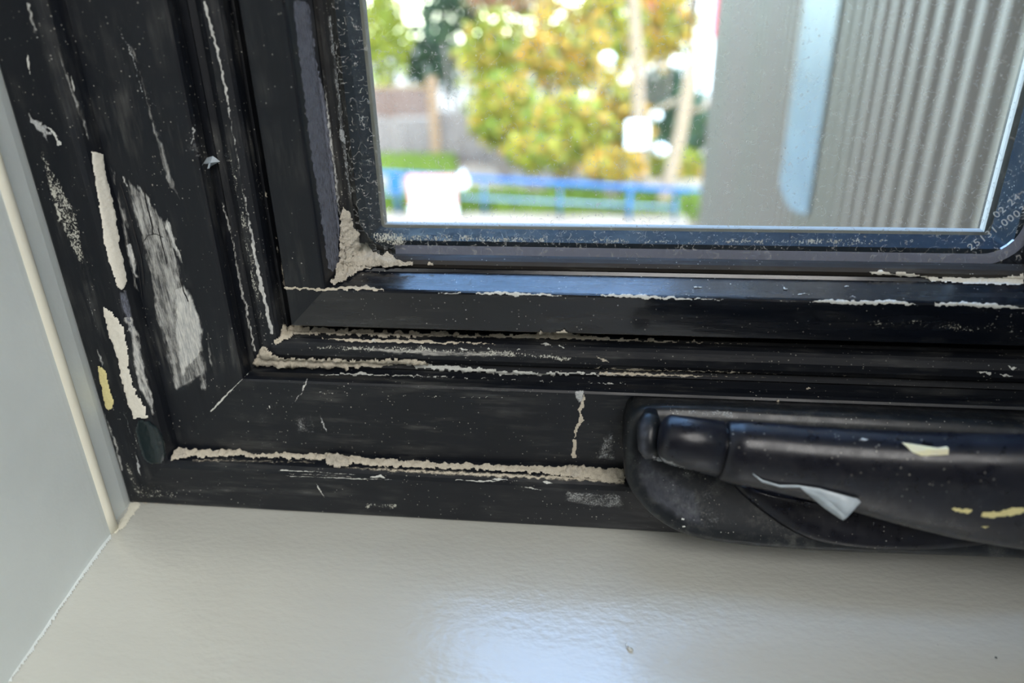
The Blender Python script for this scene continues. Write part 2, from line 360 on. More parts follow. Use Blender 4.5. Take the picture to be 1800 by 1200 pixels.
for d, h in ((0.0085,-0.0006),(0.0050,0.0),(0.0022,-0.0003),(0.0010,-0.0010),(0.0003,-0.0021),(0,-0.0036)):
    rings.append([p+HN*h for p in inset(outl, d)])
def toback(p, y): return Vector((p.x, y, p.z))
mid = []; back = []
for p in rings[-1]:
    zz = max(0.0160, min(0.0545, p.z-0.0005))
    lo = p.z < 0.0262
    yb = -0.0017 if lo else 0.0058
    mid.append(Vector((p.x, p.y+(yb-p.y)*0.5, zz*0.5+p.z*0.5))); back.append(Vector((p.x, yb, zz if not lo else min(p.z, 0.026))))
rings += [mid, back]
cov = MB().loft(rings).build('handle_cover', M['cover'], hroot, True)
# lever stub (round) and lever body
def station(px, yt, yb, Y, ry, n=26, pw=2.0, lean=0.0):
    a = on(px, yt, Y); b = on(px, yb, Y); c = (a+b)/2; h = (a-b).length/2
    r = []
    for k in range(n):
        t = 2*math.pi*k/n; ct, st = math.cos(t), math.sin(t)
        r.append(Vector((c.x+lean*st*h, c.y-ry*math.copysign(abs(ct)**(2/pw), ct), c.z+h*math.copysign(abs(st)**(2/pw), st))))
    return r
st = [(1158,758,780,.002),(1160,746,790,.0045),(1165,738,799,.0062),(1174,733,806,.0070),(1215,738,818,.0072),(1264,745,831,.0074),(1266,748,830,.0068)]
MB().loft([station(a,b,c,-0.030,r,lean=0.12) for a,b,c,r in st]).build('lever_stub', M['handle'], hroot, True)
MB().loft([station(a,b,c,-0.030,.0066,lean=0.12) for a,b,c in ((1264,752,828),(1272,752,832))]).build('lever_joint', M['handle'], hroot, True)
st = [(1269,749,832,.0068),(1272,745,837,.0076),(1300,745,845,.0078),(1350,750,853,.0080),(1400,755,863,.0082),(1500,762,886,.0086),(1600,768,912,.0088),(1700,771,934,.0090),(1800,772,950,.0090),(1950,778,968,.0090),(2100,795,985,.0085),(2160,830,970,.006),(2175,860,940,.002)]
lever = MB().loft([station(a,b,c,-0.0305-0.004*min(1,(a-1270)/500),r,lean=0.12,pw=2.0+0.5*min(1,(a-1270)/400)) for a,b,c,r in st]).build('lever', M['handle'], hroot, True)
# upright lug at the hinge end
lug = [on(1144,724,-0.0165), on(1142,742,-0.0205), on(1141,766,-0.0235), on(1141,790,-0.026), on(1143,806,-0.0275)]
MB().tube(lug, [0.0022,0.0036,0.0038,0.0034,0.0016], 14).build('hinge_lug', M['cover'], hroot, True)
# scooped finger rest under the lever
fp = [(1290,852),(1340,860),(1420,872),(1520,895),(1620,922),(1728,946),(1735,955),(1680,962),(1600,966),(1510,962),(1420,946),(1350,905)]
fo = spline([plane_hit(x, y, HP+HN*0.0002, HN) for x, y in fp], 3); fc = sum(fo, Vector())/len(fo)
fr_ = [[fc+(p-fc)*k+HN*h for p in fo] for k, h in ((1,-0.0006),(0.985,0.0006),(0.93,0.0017),(0.75,0.0022),(0.4,0.0021))]
MB().loft(fr_).build('finger_rest', M['smooth'] if False else M['handle'], hroot, True)

# ------------------------------------------------------------------ smears and dust laid on the real surfaces
def tree_of(objs):
    vs, fs = [], []
    for o in objs:
        b = len(vs); vs += [v.co.copy() for v in o.data.vertices]; fs += [tuple(i+b for i in p.vertices) for p in o.data.polygons]
    return BVHTree.FromPolygons(vs, fs)
T_frame = tree_of([parts[k] for k in parts]+[sill])
T_handle = tree_of([c for c in hroot.children])
T_glass = tree_of([pane])
T_sill = tree_of([sill]); T_wall = tree_of([bpy.data.objects['wall_left']])
def inside(p, poly):
    x, y = p; c = False; j = len(poly)-1
    for i in range(len(poly)):
        xi, yi = poly[i]; xj, yj = poly[j]
        if (yi > y) != (yj > y) and x < (xj-xi)*(y-yi)/(yj-yi)+xi: c = not c
        j = i
    return c
def dist(p, poly):
    b = 1e9; x, y = p
    for i in range(len(poly)):
        (x1,y1),(x2,y2) = poly[i-1], poly[i]; dx, dy = x2-x1, y2-y1; L = dx*dx+dy*dy or 1e-9
        t = max(0, min(1, ((x-x1)*dx+(y-y1)*dy)/L)); b = min(b, (x-x1-t*dx)**2+(y-y1-t*dy)**2)
    return math.sqrt(b)
SEED = [0]
def smear(name, poly, mat, parent=None, tree=None, thick=0.3, rag=2.0, rs=0.12, soft=0, dens=1.0, step=2.0, lump=0.5, base=0.06, lscale=0.16, curl=None, melt=0, **kw):
    """lay a patch whose outline is poly over the surface it falls on; thick in mm"""
    tree = tree or T_frame; SEED[0] += 17.3; sd = SEED[0]
    xs = [p[0] for p in poly]; ys = [p[1] for p in poly]
    x0, x1, y0, y1 = min(xs)-rag, max(xs)+rag, min(ys)-rag, max(ys)+rag
    nx, ny = int((x1-x0)/step)+2, int((y1-y0)/step)+2
    idx = {}; vs = []; cv = []; fs = []; dep = {}
    for j in range(ny):
        for i in range(nx):
            x, y = x0+i*step, y0+j*step
            w = Vector((x*rs, y*rs, sd)); dx, dy = noise.noise(w)*rag*1.6, noise.noise(w+Vector((31,7,0)))*rag*1.6
            dx += noise.noise(w*3.1)*rag*0.6; dy += noise.noise(w*3.1+Vector((5,9,0)))*rag*0.6
            q = (x+dx, y+dy); ins = inside(q, poly)
            if not ins: continue
            dd = dist(q, poly); r = ray(x, y)
            h = tree.ray_cast(CAM, r.normalized())
            if h[0] is None: continue
            nn = h[1]
            if nn.dot(r) > 0: nn = -nn
            e = min(1, 0.25+dd/max(2.5, soft or 3.0)) if not soft else min(1, dd/soft)
            t = (base+thick*math.sqrt(min(1, dd/4.0))*(1-lump+lump*2*abs(noise.noise(Vector((x*lscale, y*lscale, sd+3)))+0.35*noise.noise(Vector((x*0.6,y*0.6,sd)))+0.2)))*mm
            if curl: t += curl(x, y)*mm
            idx[(i,j)] = len(vs); vs.append(h[0]+nn*t); cv.append(e*dens); dep[(i,j)] = h[3]
    if melt:                            # let a thick lump bridge the steps of the profile under it
        T = {k: (vs[v]-CAM).length for k, v in idx.items()}; T0 = dict(T)
        for _ in range(melt):
            T = {k: min(T0[k], sum(T.get((k[0]+a, k[1]+b), T[k]) for a, b in ((1,0),(-1,0),(0,1),(0,-1)))/4) for k in T}
        for k, v in idx.items():
            d = (vs[v]-CAM).normalized(); vs[v] = CAM+d*(T[k]-0.35*mm*abs(noise.noise(Vector((k[0]*0.21, k[1]*0.21, sd)))+0.5*noise.noise(Vector((k[0]*0.5, k[1]*0.5, sd))))); dep[k] = 0
    for (i,j) in list(idx):
        q = [(i,j),(i+1,j),(i+1,j+1),(i,j+1)]
        if all(k in idx for k in q):
            d = [dep[k] for k in q]
            if max(d)-min(d) < 0.0045: fs.append(tuple(idx[k] for k in q)[::-1])
    if not fs: return None
    o = mesh(name, vs, fs, mat, parent, True)
    at = o.data.attributes.new('cover', 'FLOAT', 'POINT'); at.data.foreach_set('value', cv)
    bm = bmesh.new(); bm.from_mesh(o.data); bmesh.ops.delete(bm, geom=[v for v in bm.verts if not v.link_faces], context='VERTS'); bm.to_mesh(o.data); bm.free()
    if kw: tag(o, **kw)
    return o
def stroke(pts, w):
    """outline of a brush line; w a number or one width per point"""
    if not isinstance(w, (list, tuple)): w = [w]*len(pts)
    L, R = [], []
    for i, p in enumerate(pts):
        a, b = pts[max(0, i-1)], pts[min(len(pts)-1, i+1)]; dx, dy = b[0]-a[0], b[1]-a[1]; l = math.hypot(dx, dy) or 1
        nx, ny = -dy/l*w[i]/2, dx/l*w[i]/2; L.append((p[0]+nx, p[1]+ny)); R.append((p[0]-nx, p[1]-ny))
    return L+R[::-1]
J, Rl, SS, SR, BL, BB = parts['fr_left'], parts['fr_bottom'], parts['sa_left'], parts['sa_bottom'], parts['bead_left'], parts['bead_bottom']
M['darkline'] = plain('dark_crack', (0.02,0.02,0.022), 0.7)
U = dict(parent=win)
# ---- left jamb
P = smear('paint_smear', [(158,264),(166,265),(181,270),(186,300),(194,335),(203,375),(206,400),(210,418),(209,432),(216,450),(219,470),(223,480),(223,497),(214,512),(205,505),(198,480),(190,458),(182,425),(178,395),(172,355),(164,310)], M['white'], J, thick=0.4, rag=1.2, lump=0.25)
smear('paint_smear', [(181,537),(190,540),(204,553),(219,576),(227,608),(230,652),(242,690),(257,713),(264,737),(248,734),(235,737),(227,713),(216,678),(210,649),(201,614),(190,585)], M['white'], J, thick=0.5, rag=2.2, lump=0.25)
smear('scuff_mark', [(181,268),(196,272),(210,290),(216,330),(232,380),(240,440),(250,500),(255,520),(232,520),(224,500),(224,480),(212,440),(206,400),(196,340),(186,300)], M['scuffv'], J, thick=0.05, soft=14, dens=0.66)
smear('scuff_mark', [(208,290),(228,305),(260,330),(278,352),(300,385),(314,425),(325,455),(332,500),(345,520),(352,530),(362,560),(366,610),(375,640),(372,662),(352,676),(330,692),(300,698),(290,660),(278,600),(262,560),(258,520),(250,480),(240,430),(222,370)], M['scuffv'], J, thick=0.08, soft=16, dens=0.66)
smear('scuff_mark', [(290,362),(310,405),(324,450),(328,480),(318,470),(300,440),(285,400)], M['scuffv'], J, thick=0.12, soft=10, dens=0.98, base=0.13)
smear('scuff_mark', [(300,500),(330,490),(350,530),(362,565),(365,620),(340,650),(318,690),(306,640),(300,580)], M['scuffv'], J, thick=0.12, soft=14, dens=0.92, base=0.13)
smear('scuff_mark', [(209,300),(222,308),(230,330),(222,332),(212,315)], M['scuffv'], J, thick=0.1, soft=6, dens=0.95, base=0.12)
smear('scuff_mark', [(204,556),(235,548),(250,590),(262,650),(276,700),(277,735),(264,737),(257,713),(242,690),(230,652),(227,608),(219,576)], M['scuffv'], J, thick=0.05, soft=9, dens=0.74)
smear('scuff_mark', [(356,540),(368,560),(372,600),(378,640),(372,670),(364,640),(360,600)], M['scuffv'], J, thick=0.05, soft=8, dens=0.74)
smear('scuff_mark', [(205,505),(214,512),(222,500),(232,540),(238,580),(226,580),(212,545)], M['haze'], J, thick=0.05, soft=6, dens=0.9)
smear('paint_dab', [(243,736),(262,738),(278,750),(290,775),(292,800),(285,815),(266,816),(252,806),(244,780),(238,755)], M['smooth'], J, thick=0.5, rag=0.5, lump=0.1, label='smooth glossy black paint dab')
smear('paint_smear', stroke([(238,742),(240,770),(250,803)], [2,4,1]), M['chip'], J, thick=0.2, rag=0.6, base=0.5)
smear('paint_smear', [(170,640),(181,642),(189,655),(194,680),(201,700),(201,716),(193,722),(186,716),(181,700),(175,668)], M['yellow'], J, thick=0.45, rag=1.4, lump=0.3, label='yellow paint smear')
smear('scuff_mark', stroke([(168,605),(176,625),(182,650)], [8,14,10]), M['scuffv'], J, thick=0.05, soft=6, dens=0.75)
smear('speckles', [(58,255),(80,250),(108,300),(130,345),(150,390),(158,440),(162,490),(146,492),(128,460),(108,420),(92,370),(70,310)], M['specks'], J, thick=0.22, soft=14, dens=0.62)
smear('speckles', [(70,300),(100,300),(110,350),(120,390),(100,400),(85,350)], M['specks'], J, thick=0.25, soft=10, dens=0.68, base=0.10)
smear('plaster_crust', [(44,192),(52,190),(62,205),(78,212),(95,228),(104,234),(110,256),(102,258),(96,240),(88,242),(92,256),(84,254),(72,236),(60,228),(50,210)], M['scuff'], J, thick=0.5, soft=6, dens=0.86)
smear('plaster_crust', [(80,215),(96,228),(104,236),(110,256),(103,257),(98,242),(86,228)], M['chip'], J, thick=0.5, rag=2.5, base=0.2)
smear('scuff_mark', [(38,0),(58,0),(62,28),(70,62),(63,69),(55,55),(47,25)], M['scuffv'], J, thick=0.2, soft=8, dens=0.82)
smear('plaster_crust', stroke([(63,69),(70,62)], 4), M['chip'], J, thick=0.3)
smear('paint_smear', stroke([(47,88),(51,110),(54,142)], [2,8,1]), M['chip'], J, thick=0.3, rag=1)
smear('paint_smear', stroke([(123,125),(128,150),(131,168)], [2,6,2]), M['chip'], J, thick=0.3, rag=1)
smear('scuff_mark', stroke([(90,40),(108,110),(130,170),(150,225),(158,262)], [8,12,14,14,8]), M['scuffv'], J, thick=0.05, soft=6, dens=0.62)
for pts, w in (([(205,42),(212,28),(221,40),(232,58),(241,72),(246,95),(256,120),(264,148),(274,190)], 2.4), ([(206,45),(214,62),(226,80),(236,110),(242,132),(250,165),(256,192)], 3.4),
               ([(274,270),(282,268),(296,288),(299,325),(293,322)], 2.2), ([(300,228),(326,218)], 2), ([(304,240),(328,226)], 2.2), ([(338,222),(342,236),(336,255)], 4), ([(262,188),(276,230),(284,268)], 3)):
    smear('scratch', stroke(pts, w), M['scuff'], J, thick=0.12, rag=2.4, step=1.2, dens=1.05)
for pts, w in (([(212,322),(222,352),(232,390),(243,430),(250,462),(254,500)], 3.0), ([(248,445),(252,425),(262,412),(275,410),(288,417)], 1.6), ([(216,424),(226,420),(236,411)], 1.6), ([(253,330),(258,355),(266,385),(270,412)], 3.0), ([(278,400),(286,430),(294,462)], 2.4), ([(316,485),(324,512),(332,530)], 2.6), ([(240,450),(246,480),(250,520)], 2)):
    smear('crack', stroke(pts, w), M['darkline'], J, thick=0.10, rag=0.5, step=0.6, base=0.30)
smear('scuff_mark', [(228,300),(245,318),(270,345),(275,380),(262,400),(250,360),(236,330)], M['scuffv'], J, thick=0.06, soft=8, dens=0.74, base=0.12)
smear('scuff_mark', [(215,425),(235,420),(246,470),(248,495),(232,490),(220,460)], M['scuffv'], J, thick=0.06, soft=8, dens=0.84, base=0.12)
smear('scuff_mark', stroke([(214,36),(232,85),(248,135),(262,190),(280,250),(300,320),(322,360)], [4,18,16,18,22,26,12]), M['scuffv'], J, thick=0.04, soft=9, dens=0.60)
smear('scuff_mark', [(300,225),(350,215),(375,280),(345,300),(305,260)], M['scuff'], J, thick=0.04, soft=18, dens=0.50)
smear('scuff_mark', stroke([(320,500),(345,600),(360,690)], 22), M['scuffv'], J, thick=0.04, soft=9, dens=0.60, base=0.05)
smear('scuff_mark', stroke([(138,575),(150,640),(170,700),(200,770),(215,830)], [6,8,10,12,14]), M['scuffv'], J, thick=0.05, soft=5, dens=0.72)
smear('scratch', stroke([(152,500),(160,540),(172,585),(185,622)], [3,4,3,2]), M['scuff'], J, thick=0.12, rag=1.5, dens=0.9, step=1.5)
smear('scratch', stroke([(208,690),(222,735),(234,775),(246,830),(250,838)], [2,4,3,6,3]), M['scuff'], J, thick=0.1, rag=1.8, dens=0.86, step=1.5)
smear('speckles', [(195,735),(212,760),(228,800),(246,842),(300,850),(330,880),(235,880),(215,820)], M['specks'], J, thick=0.2, soft=8, dens=0.56)
# clear tape corner
smear('speckles', [(345,255),(385,262),(388,290),(350,300)], M['specks'], J, thick=0.1, soft=10, dens=0.52)
# ---- weather seal dust on the left
smear('dust_line', stroke([(358,0),(375,60),(392,130),(402,190),(412,250),(424,310),(440,400),(452,470),(468,540),(478,590)], [10,10,10,8,7,6,9,11,13,12]), M['scuffv'], BL, thick=0.15, soft=4.5, dens=0.98)
smear('dust_line', stroke([(388,345),(398,380),(410,430),(424,500),(436,560),(448,618)], [5,8,8,9,9,8]), M['scuffv'], BL, thick=0.15, soft=4, dens=0.93)
smear('speckles', stroke([(400,260),(425,370),(445,480),(465,590)], 24), M['specks'], BL, thick=0.12, soft=8, dens=0.56)
for x, y, l, w in ((467,342,16,5),(485,418,8,5),(487,438,20,5),(496,474,40,7),(481,390,36,2.4)):
    smear('dust_crumb', stroke([(x-2,y-l/2),(x,y),(x+2,y+l/2)], [1.5,w,1.5]), M['dust'], SS, thick=0.5, rag=0.8, step=1.4)
# ---- sash inner edge and gasket on the left
smear('lit_slope_band', [(512,0),(543,0),(560,120),(578,190),(592,330),(598,400),(597,460),(586,482),(575,470),(562,380),(546,280),(530,150)], M['haze'], SS, thick=0.04, soft=3, dens=1.35)  # light on the stile's inner slope, painted in as a bluish band
smear('scuff_mark', stroke([(556,30),(570,140),(578,220),(590,310),(597,380)], [4,8,12,12,10]), M['scuffv'], SS, thick=0.06, soft=5, dens=0.78, base=0.10)
smear('speckles', stroke([(578,20),(590,110),(600,210),(612,300),(622,380)], [18,22,22,22,14]), M['scuff'], parts['gk_left'], thick=0.10, soft=7, dens=0.66)
smear('scuff_mark', stroke([(594,205),(602,240),(608,262)], [8,20,8]), M['scuff'], parts['gk_left'], thick=0.15, soft=6, dens=0.82, base=0.14)
# ---- bottom rail of the frame
smear('seam_crack', stroke([(438,656),(428,664),(410,682),(390,702),(370,724)], [4,3,4,6,4]), M['chip'], Rl, thick=0.35, rag=0.8, step=1.5, label='white filler along the mitre joint')
smear('paint_run', [(1004,684),(1031,682),(1029,700),(1024,712),(1015,712),(1006,695)], M['scuff'], Rl, thick=0.1, soft=5, dens=0.88)
smear('paint_run', stroke([(1028,685),(1025,705),(1018,722),(1022,738),(1013,752),(1012,770)], [4,6,9,12,8,5]), M['dust'], Rl, thick=0.5, rag=2.2, label='beige plaster run down the flat face')
smear('paint_run', stroke([(1010,770),(1009,790),(1008,806)], [9,10,9]), M['dust'], Rl, thick=0.5, rag=2.0)
smear('scuff_mark', stroke([(541,662),(532,686),(520,702),(508,716),(503,735)], [6,7,5,3,3]), M['scuffv'], Rl, thick=0.08, soft=3, dens=0.86, step=1.5)
smear('scuff_mark', stroke([(558,716),(566,740),(573,755),(575,765)], [3,6,7,3]), M['scuff'], Rl, thick=0.08, soft=3, dens=0.85, step=1.5)
smear('scuff_mark', [(500,715),(570,705),(580,770),(555,785),(500,778)], M['scuff'], Rl, thick=0.03, soft=26, dens=0.56)
smear('scuff_mark', [(395,665),(540,665),(520,740),(480,780),(380,780),(340,760)], M['scuff'], Rl, thick=0.03, soft=40, dens=0.44)
smear('dust_line', stroke([(560,690),(640,693),(720,695),(800,697),(900,699)], 4), M['specks'], Rl, thick=0.12, soft=2, dens=0.80)
smear('scuff_mark', [(545,665),(905,673),(905,699),(545,690)], M['scuffh'], Rl, thick=0.03, soft=12, dens=0.46)
smear('scuff_mark', [(1048,760),(1096,720),(1098,825),(1020,825)], M['scuff'], Rl, thick=0.06, soft=22, dens=0.62)
smear('paint_chip', [(471,710),(476,712),(477,718),(473,718)], M['chip'], Rl, thick=0.4, rag=0.4, step=1)
# ledge dust
smear('dust_ridge', [(300,812),(304,798),(309,788),(318,783),(322,792),(340,790),(380,790),(428,790),(436,796),(470,797),(500,795),(540,800),(556,795),(566,797),(574,793),(590,793),(596,797),(620,803),(660,806),(700,808),(760,812),(850,816),(940,819),(985,820),(1000,814),(1020,816),(1040,821),(1098,826),(1100,850),(1060,848),(1000,840),(940,834),(850,828),(760,826),(700,824),(630,818),(612,822),(585,820),(572,812),(520,808),(440,807),(400,804),(360,806),(330,806)], M['dust'], None, melt=6, thick=1.2, rag=2.6, lump=0.6, label='beige plaster dust lying along the ledge under the flat rail face', cat='plaster dust', kind='stuff')
smear('dust_film', [(560,812),(700,818),(900,826),(1100,836),(1104,858),(1000,850),(850,844),(700,836),(600,828)], M['dusty'], Rl, thick=0.08, soft=10, dens=0.84)
smear('dust_film', [(330,800),(560,806),(560,820),(330,816)], M['dusty'], Rl, thick=0.06, soft=8, dens=0.66)
smear('plaster_lump', [(572,818),(570,802),(580,800),(584,794),(592,793),(600,802),(618,808),(618,818),(606,820),(598,824),(580,822)], M['clump'], None, melt=14, thick=2.2, rag=2.0, label='small crumbly beige plaster lump on the lower dusty ledge', cat='plaster lump')
smear('plaster_lump', [(992,828),(996,817),(1010,815),(1024,819),(1026,830),(1018,842),(1000,842)], M['clump'], None, melt=14, thick=1.6, rag=1.6, label='beige plaster lump on the ledge at the foot of the vertical plaster run', cat='plaster lump')
smear('plaster_lump', [(300,810),(306,790),(312,782),(318,785),(322,790),(330,786),(333,792),(330,806)], M['clump'], None, melt=14, thick=1.5, rag=1.5, label='beige plaster lump in the lower left corner of the ledge', cat='plaster lump')
# lower front
smear('paint_smear', stroke([(484,829),(495,826),(560,829),(626,834)], [1,4,3,3]), M['chip'], Rl, thick=0.35, rag=0.5, step=1.4)
smear('paint_smear', stroke([(488,832),(510,836),(570,838),(630,841),(720,843)], [1,3,3.4,4,2]), M['chip'], Rl, thick=0.35, rag=0.6, step=1.4)
smear('paint_smear', [(492,829),(625,834),(628,839),(510,835)], M['scuffh'], Rl, thick=0.15, soft=3, dens=0.85)
for pts, w in (([(650,838),(668,836),(680,841)], [3,8,2]), ([(800,843),(850,845),(900,846)], [3,5,1]), ([(860,842),(880,842),(902,844)], [2,6,1]), ([(905,853),(940,858),(965,862)], [2,4,1]), ([(950,846),(962,848),(975,848)], [2,7,1]), ([(700,843),(760,845),(800,844)], [1,2.4,2]), ([(888,889),(915,891)], 2.4), ([(552,844),(562,860),(571,873)], [1,5,3]), ([(860,905),(865,905)], 3)):
    smear('paint_smear', stroke(pts, w), M['chip'], Rl, thick=0.25, rag=1.2, step=1.4)
smear('speckles', [(635,878),(705,880),(705,898),(640,898)], M['specks'], Rl, thick=0.2, soft=7, dens=0.62)
smear('scuff_mark', [(985,850),(1100,855),(1110,900),(1060,905),(980,890)], M['scuff'], Rl, thick=0.06, soft=16, dens=0.64)
smear('scuff_mark', [(300,840),(560,850),(560,880),(300,876)], M['scuffh'], Rl, thick=0.03, soft=14, dens=0.42)
smear('dust_line', stroke([(235,882),(400,889),(600,898),(800,909),(1000,917),(1110,926)], [4,4,3.5,3.5,3.5,5]), M['dust'], None, thick=0.45, rag=2.0, tree=tree_of([sill]), label='thin chalky bead where the black frame meets the white sill', cat='bead', kind='stuff')
# ---- weather seal / frame inner edge, bottom
smear('dust_ridge', [(442,640),(450,625),(460,608),(470,606),(476,614),(484,622),(500,625),(560,627),(640,629),(700,627),(745,630),(757,636),(755,643),(700,640),(660,646),(600,647),(540,646),(470,644)], M['dust'], None, melt=6, thick=1.3, rag=2.2, label='thick beige dust on the lower groove of the frame, left end', cat='plaster dust', kind='stuff')
smear('dust_ridge', [(480,602),(490,588),(494,568),(500,566),(505,572),(520,572),(560,577),(640,580),(740,583),(850,588),(870,590),(860,596),(760,594),(700,597),(640,592),(560,590),(520,592),(500,600),(485,608)], M['dust'], None, melt=6, thick=1.1, rag=2.4, label='beige dust packed along the gap under the sash rail, left end', cat='plaster dust', kind='stuff')
smear('dust_ridge', [(850,586),(940,588),(950,576),(956,584),(980,582),(990,578),(1010,588),(1060,592),(1100,594),(1250,600),(1420,606),(1420,608),(1100,600),(960,596),(850,594)], M['dust'], None, melt=6, thick=0.6, rag=2.2, label='thin beige dust line under the middle of the sash rail', cat='plaster dust', kind='stuff')
smear('dust_ridge', stroke([(1350,601),(1500,605),(1650,609),(1800,614)], [1.5,1.5,1.5,2]), M['dust'], None, thick=0.3, rag=0.6, step=1.4, label='fine pale dust line under the right end of the sash rail', cat='plaster dust', kind='stuff')
smear('dust_line', stroke([(555,594),(600,598),(700,600),(800,603),(900,606),(1000,610)], [3,8,9,6,4,2]), M['dusty'], BB, thick=0.4, soft=2.5, dens=0.96)
smear('dust_line', stroke([(700,636),(740,643),(830,650),(920,656),(1010,656),(1100,658)], [5,12,10,9,6,4]), M['chip'], BB, thick=0.4, rag=3.4, lump=0.7)
smear('dust_line', stroke([(1015,644),(1100,649),(1250,652),(1450,658),(1800,665)], [3,6,5,3,2]), M['dusty'], BB, thick=0.3, soft=2, dens=0.96)
smear('dust_line', stroke([(1050,656),(1130,658),(1250,661),(1500,668),(1800,676)], [10,9,6,3,2]), M['dusty'], BB, thick=0.2, soft=3, dens=0.80)
smear('speckles', [(520,600),(700,602),(900,610),(1050,625),(1000,640),(800,628),(560,620)], M['specks'], BB, thick=0.2, soft=8, dens=0.62)
smear('scuff_mark', [(640,606),(900,612),(900,632),(760,632),(640,622)], M['scuffh'], BB, thick=0.06, soft=8, dens=0.66)
smear('plaster_crust', stroke([(1045,624),(1060,632),(1078,639)], [2,7,2]), M['dust'], BB, thick=0.4, rag=2)
for x, y, w in ((655,600,26),(740,608,10),(815,612,18),(861,612,12),(910,614,12),(1730,655,40),(1765,658,36),(1780,645,20),(960,606,20),(985,608,14)):
    smear('plaster_crust', stroke([(x-w/2,y-1),(x,y),(x+w/2,y+2)], [2,7,2]), M['chip'], BB, thick=0.35, rag=2.6, step=1.5)
smear('dust_line', stroke([(540,657),(640,658),(720,660),(850,666),(1000,671),(1100,675)], [3,6,4,3,3,4]), M['chip'], Rl, thick=0.2, rag=2.6, step=1.5)
for x, y, w, h in ((1275,708,14,8),(1330,708,26,9),(1368,706,14,12),(1423,681,20,8),(1425,716,22,3),(1350,716,50,3)):
    smear('dust_crumb', [(x-w/2,y+h/2),(x-w/4,y-h/4),(x,y-h/2),(x+w/4,y),(x+w/2,y+h/2)], M['dust'], Rl, thick=0.5, rag=2.2, step=1.5)
# ---- sash rail
smear('dust_line', stroke([(498,490),(500,505),(520,507),(560,508),(600,508),(645,506),(680,512)], [5,9,6,6,7,9,3]), M['dust'], SR, thick=0.5, rag=2.0, step=1.5)
for pts, w in (([(768,514),(790,516),(812,515)], 3.5), ([(830,514),(850,516),(880,515),(920,518),(960,518),(1005,521)], [2,5,7,6,5,2]), ([(1048,520),(1080,519),(1110,521),(1170,523),(1250,526),(1300,527)], [2,6,7,6,4,1]), ([(1366,528),(1400,529)], 3),
               ([(1410,531),(1450,529),(1480,531),(1530,532),(1560,530),(1615,536)], [2,6,9,8,9,3]), ([(1640,534),(1690,534),(1750,538),(1800,540)], [6,8,8,4]), ([(1372,500),(1378,508),(1388,510)], [2,5,3]), ([(1484,507),(1494,501),(1508,500)], [4,4,2]), ([(1392,518),(1430,518)], 3.5), ([(1482,522),(1515,522)], 3), ([(1218,504),(1234,505)], 4), ([(655,511),(662,520)], 3), ([(672,486),(680,494),(668,506)], 2.5), ([(798,497),(804,498)], 3)):
    smear('paint_crust', stroke(pts, w), M['chip'], SR, thick=0.45, rag=1.8, step=1.5)
smear('plaster_run', [(1508,478),(1530,477),(1552,474),(1560,478),(1600,478),(1640,486),(1690,487),(1760,486),(1800,479),(1800,502),(1740,502),(1690,500),(1650,496),(1640,498),(1620,488),(1560,483),(1530,482)], M['white'], SR, thick=0.5, rag=2.0, lump=0.4)
smear('speckles', [(1420,545),(1560,542),(1800,552),(1800,605),(1560,590),(1440,575)], M['specks'], SR, thick=0.15, soft=20, dens=0.53)
# corner clump
smear('plaster_clump', [(602,362),(612,372),(618,392),(623,402),(630,412),(632,425),(650,433),(655,442),(672,448),(684,444),(696,454),(712,460),(728,458),(730,464),(712,468),(660,469),(636,478),(610,494),(590,503),(582,500),(588,478),(592,452),(596,420),(598,385)], M['clump'], None, melt=60, thick=1.2, rag=2.4, lump=0.8, lscale=0.11, step=1.5, label='rough beige plaster clump filling the lower left corner of the sash', cat='plaster clump')
smear('plaster_lump', [(750,466),(754,458),(762,464),(770,467)], M['dust'], None, melt=14, thick=0.6, rag=1.2, step=1.4, label='tiny plaster crumb on the sash gasket right of the corner clump', cat='plaster lump')
# ---- glass: chalky deposit over the spacer
smear('deposit', [(640,404),(680,405),(1000,413),(1240,416),(1540,412),(1600,418),(1540,436),(1200,433),(900,430),(660,430)], M['specks'], sash, T_glass, thick=0.05, soft=7, dens=0.60, base=0.04)
smear('deposit', [(640,404),(710,405),(720,436),(660,432)], M['specks'], sash, T_glass, thick=0.05, soft=6, dens=0.66, base=0.08)
for pts in ([(1042,426),(1060,428),(1078,424)], [(1352,432),(1362,428),(1374,431),(1364,434)]):
    smear('deposit', stroke(pts, 4), M['scuff'], sash, T_glass, thick=0.1, base=0.08, rag=1, dens=0.9, step=1.4)
smear('deposit', [(688,80),(735,90),(740,130),(700,138),(680,110)], M['scuff'], sash, T_glass, thick=0.03, soft=18, dens=0.48)
# inkjet marking on the glass corner
def marking(s, x0, y0, x1, y1, size):
    a, b = on(x0, y0, 0.0258), on(x1, y1, 0.0258)
    cu = bpy.data.curves.new('marking', 'FONT'); cu.body = s; cu.size = size; cu.extrude = 0.00002; cu.space_character = 1.15
    o = bpy.data.objects.new('marking_tmp', cu); COL.objects.link(o)
    u = (b-a).normalized(); n = Vector((0,-1,0)); w = n.cross(u)
    o.matrix_world = Matrix(((u.x,w.x,n.x,a.x),(u.y,w.y,n.y,a.y),(u.z,w.z,n.z,a.z),(0,0,0,1)))
    bpy.context.view_layer.update()
    me = bpy.data.meshes.new_from_object(o.evaluated_get(bpy.context.evaluated_depsgraph_get())); me.transform(o.matrix_world)
    bpy.data.objects.remove(o)
    me.materials.clear(); me.materials.append(M['mark']); q = bpy.data.objects.new('printed_marking', me); COL.objects.link(q); q.parent = sash; q.matrix_parent_inverse = Matrix.Translation(-sash.location)
M['mark'] = plain('white_ink', (0.55,0.58,0.60), 0.6)
marking('25131-0003', 1706, 441, 1780, 388, 0.0036)
marking('02-24', 1752, 384, 1784, 357, 0.0034)
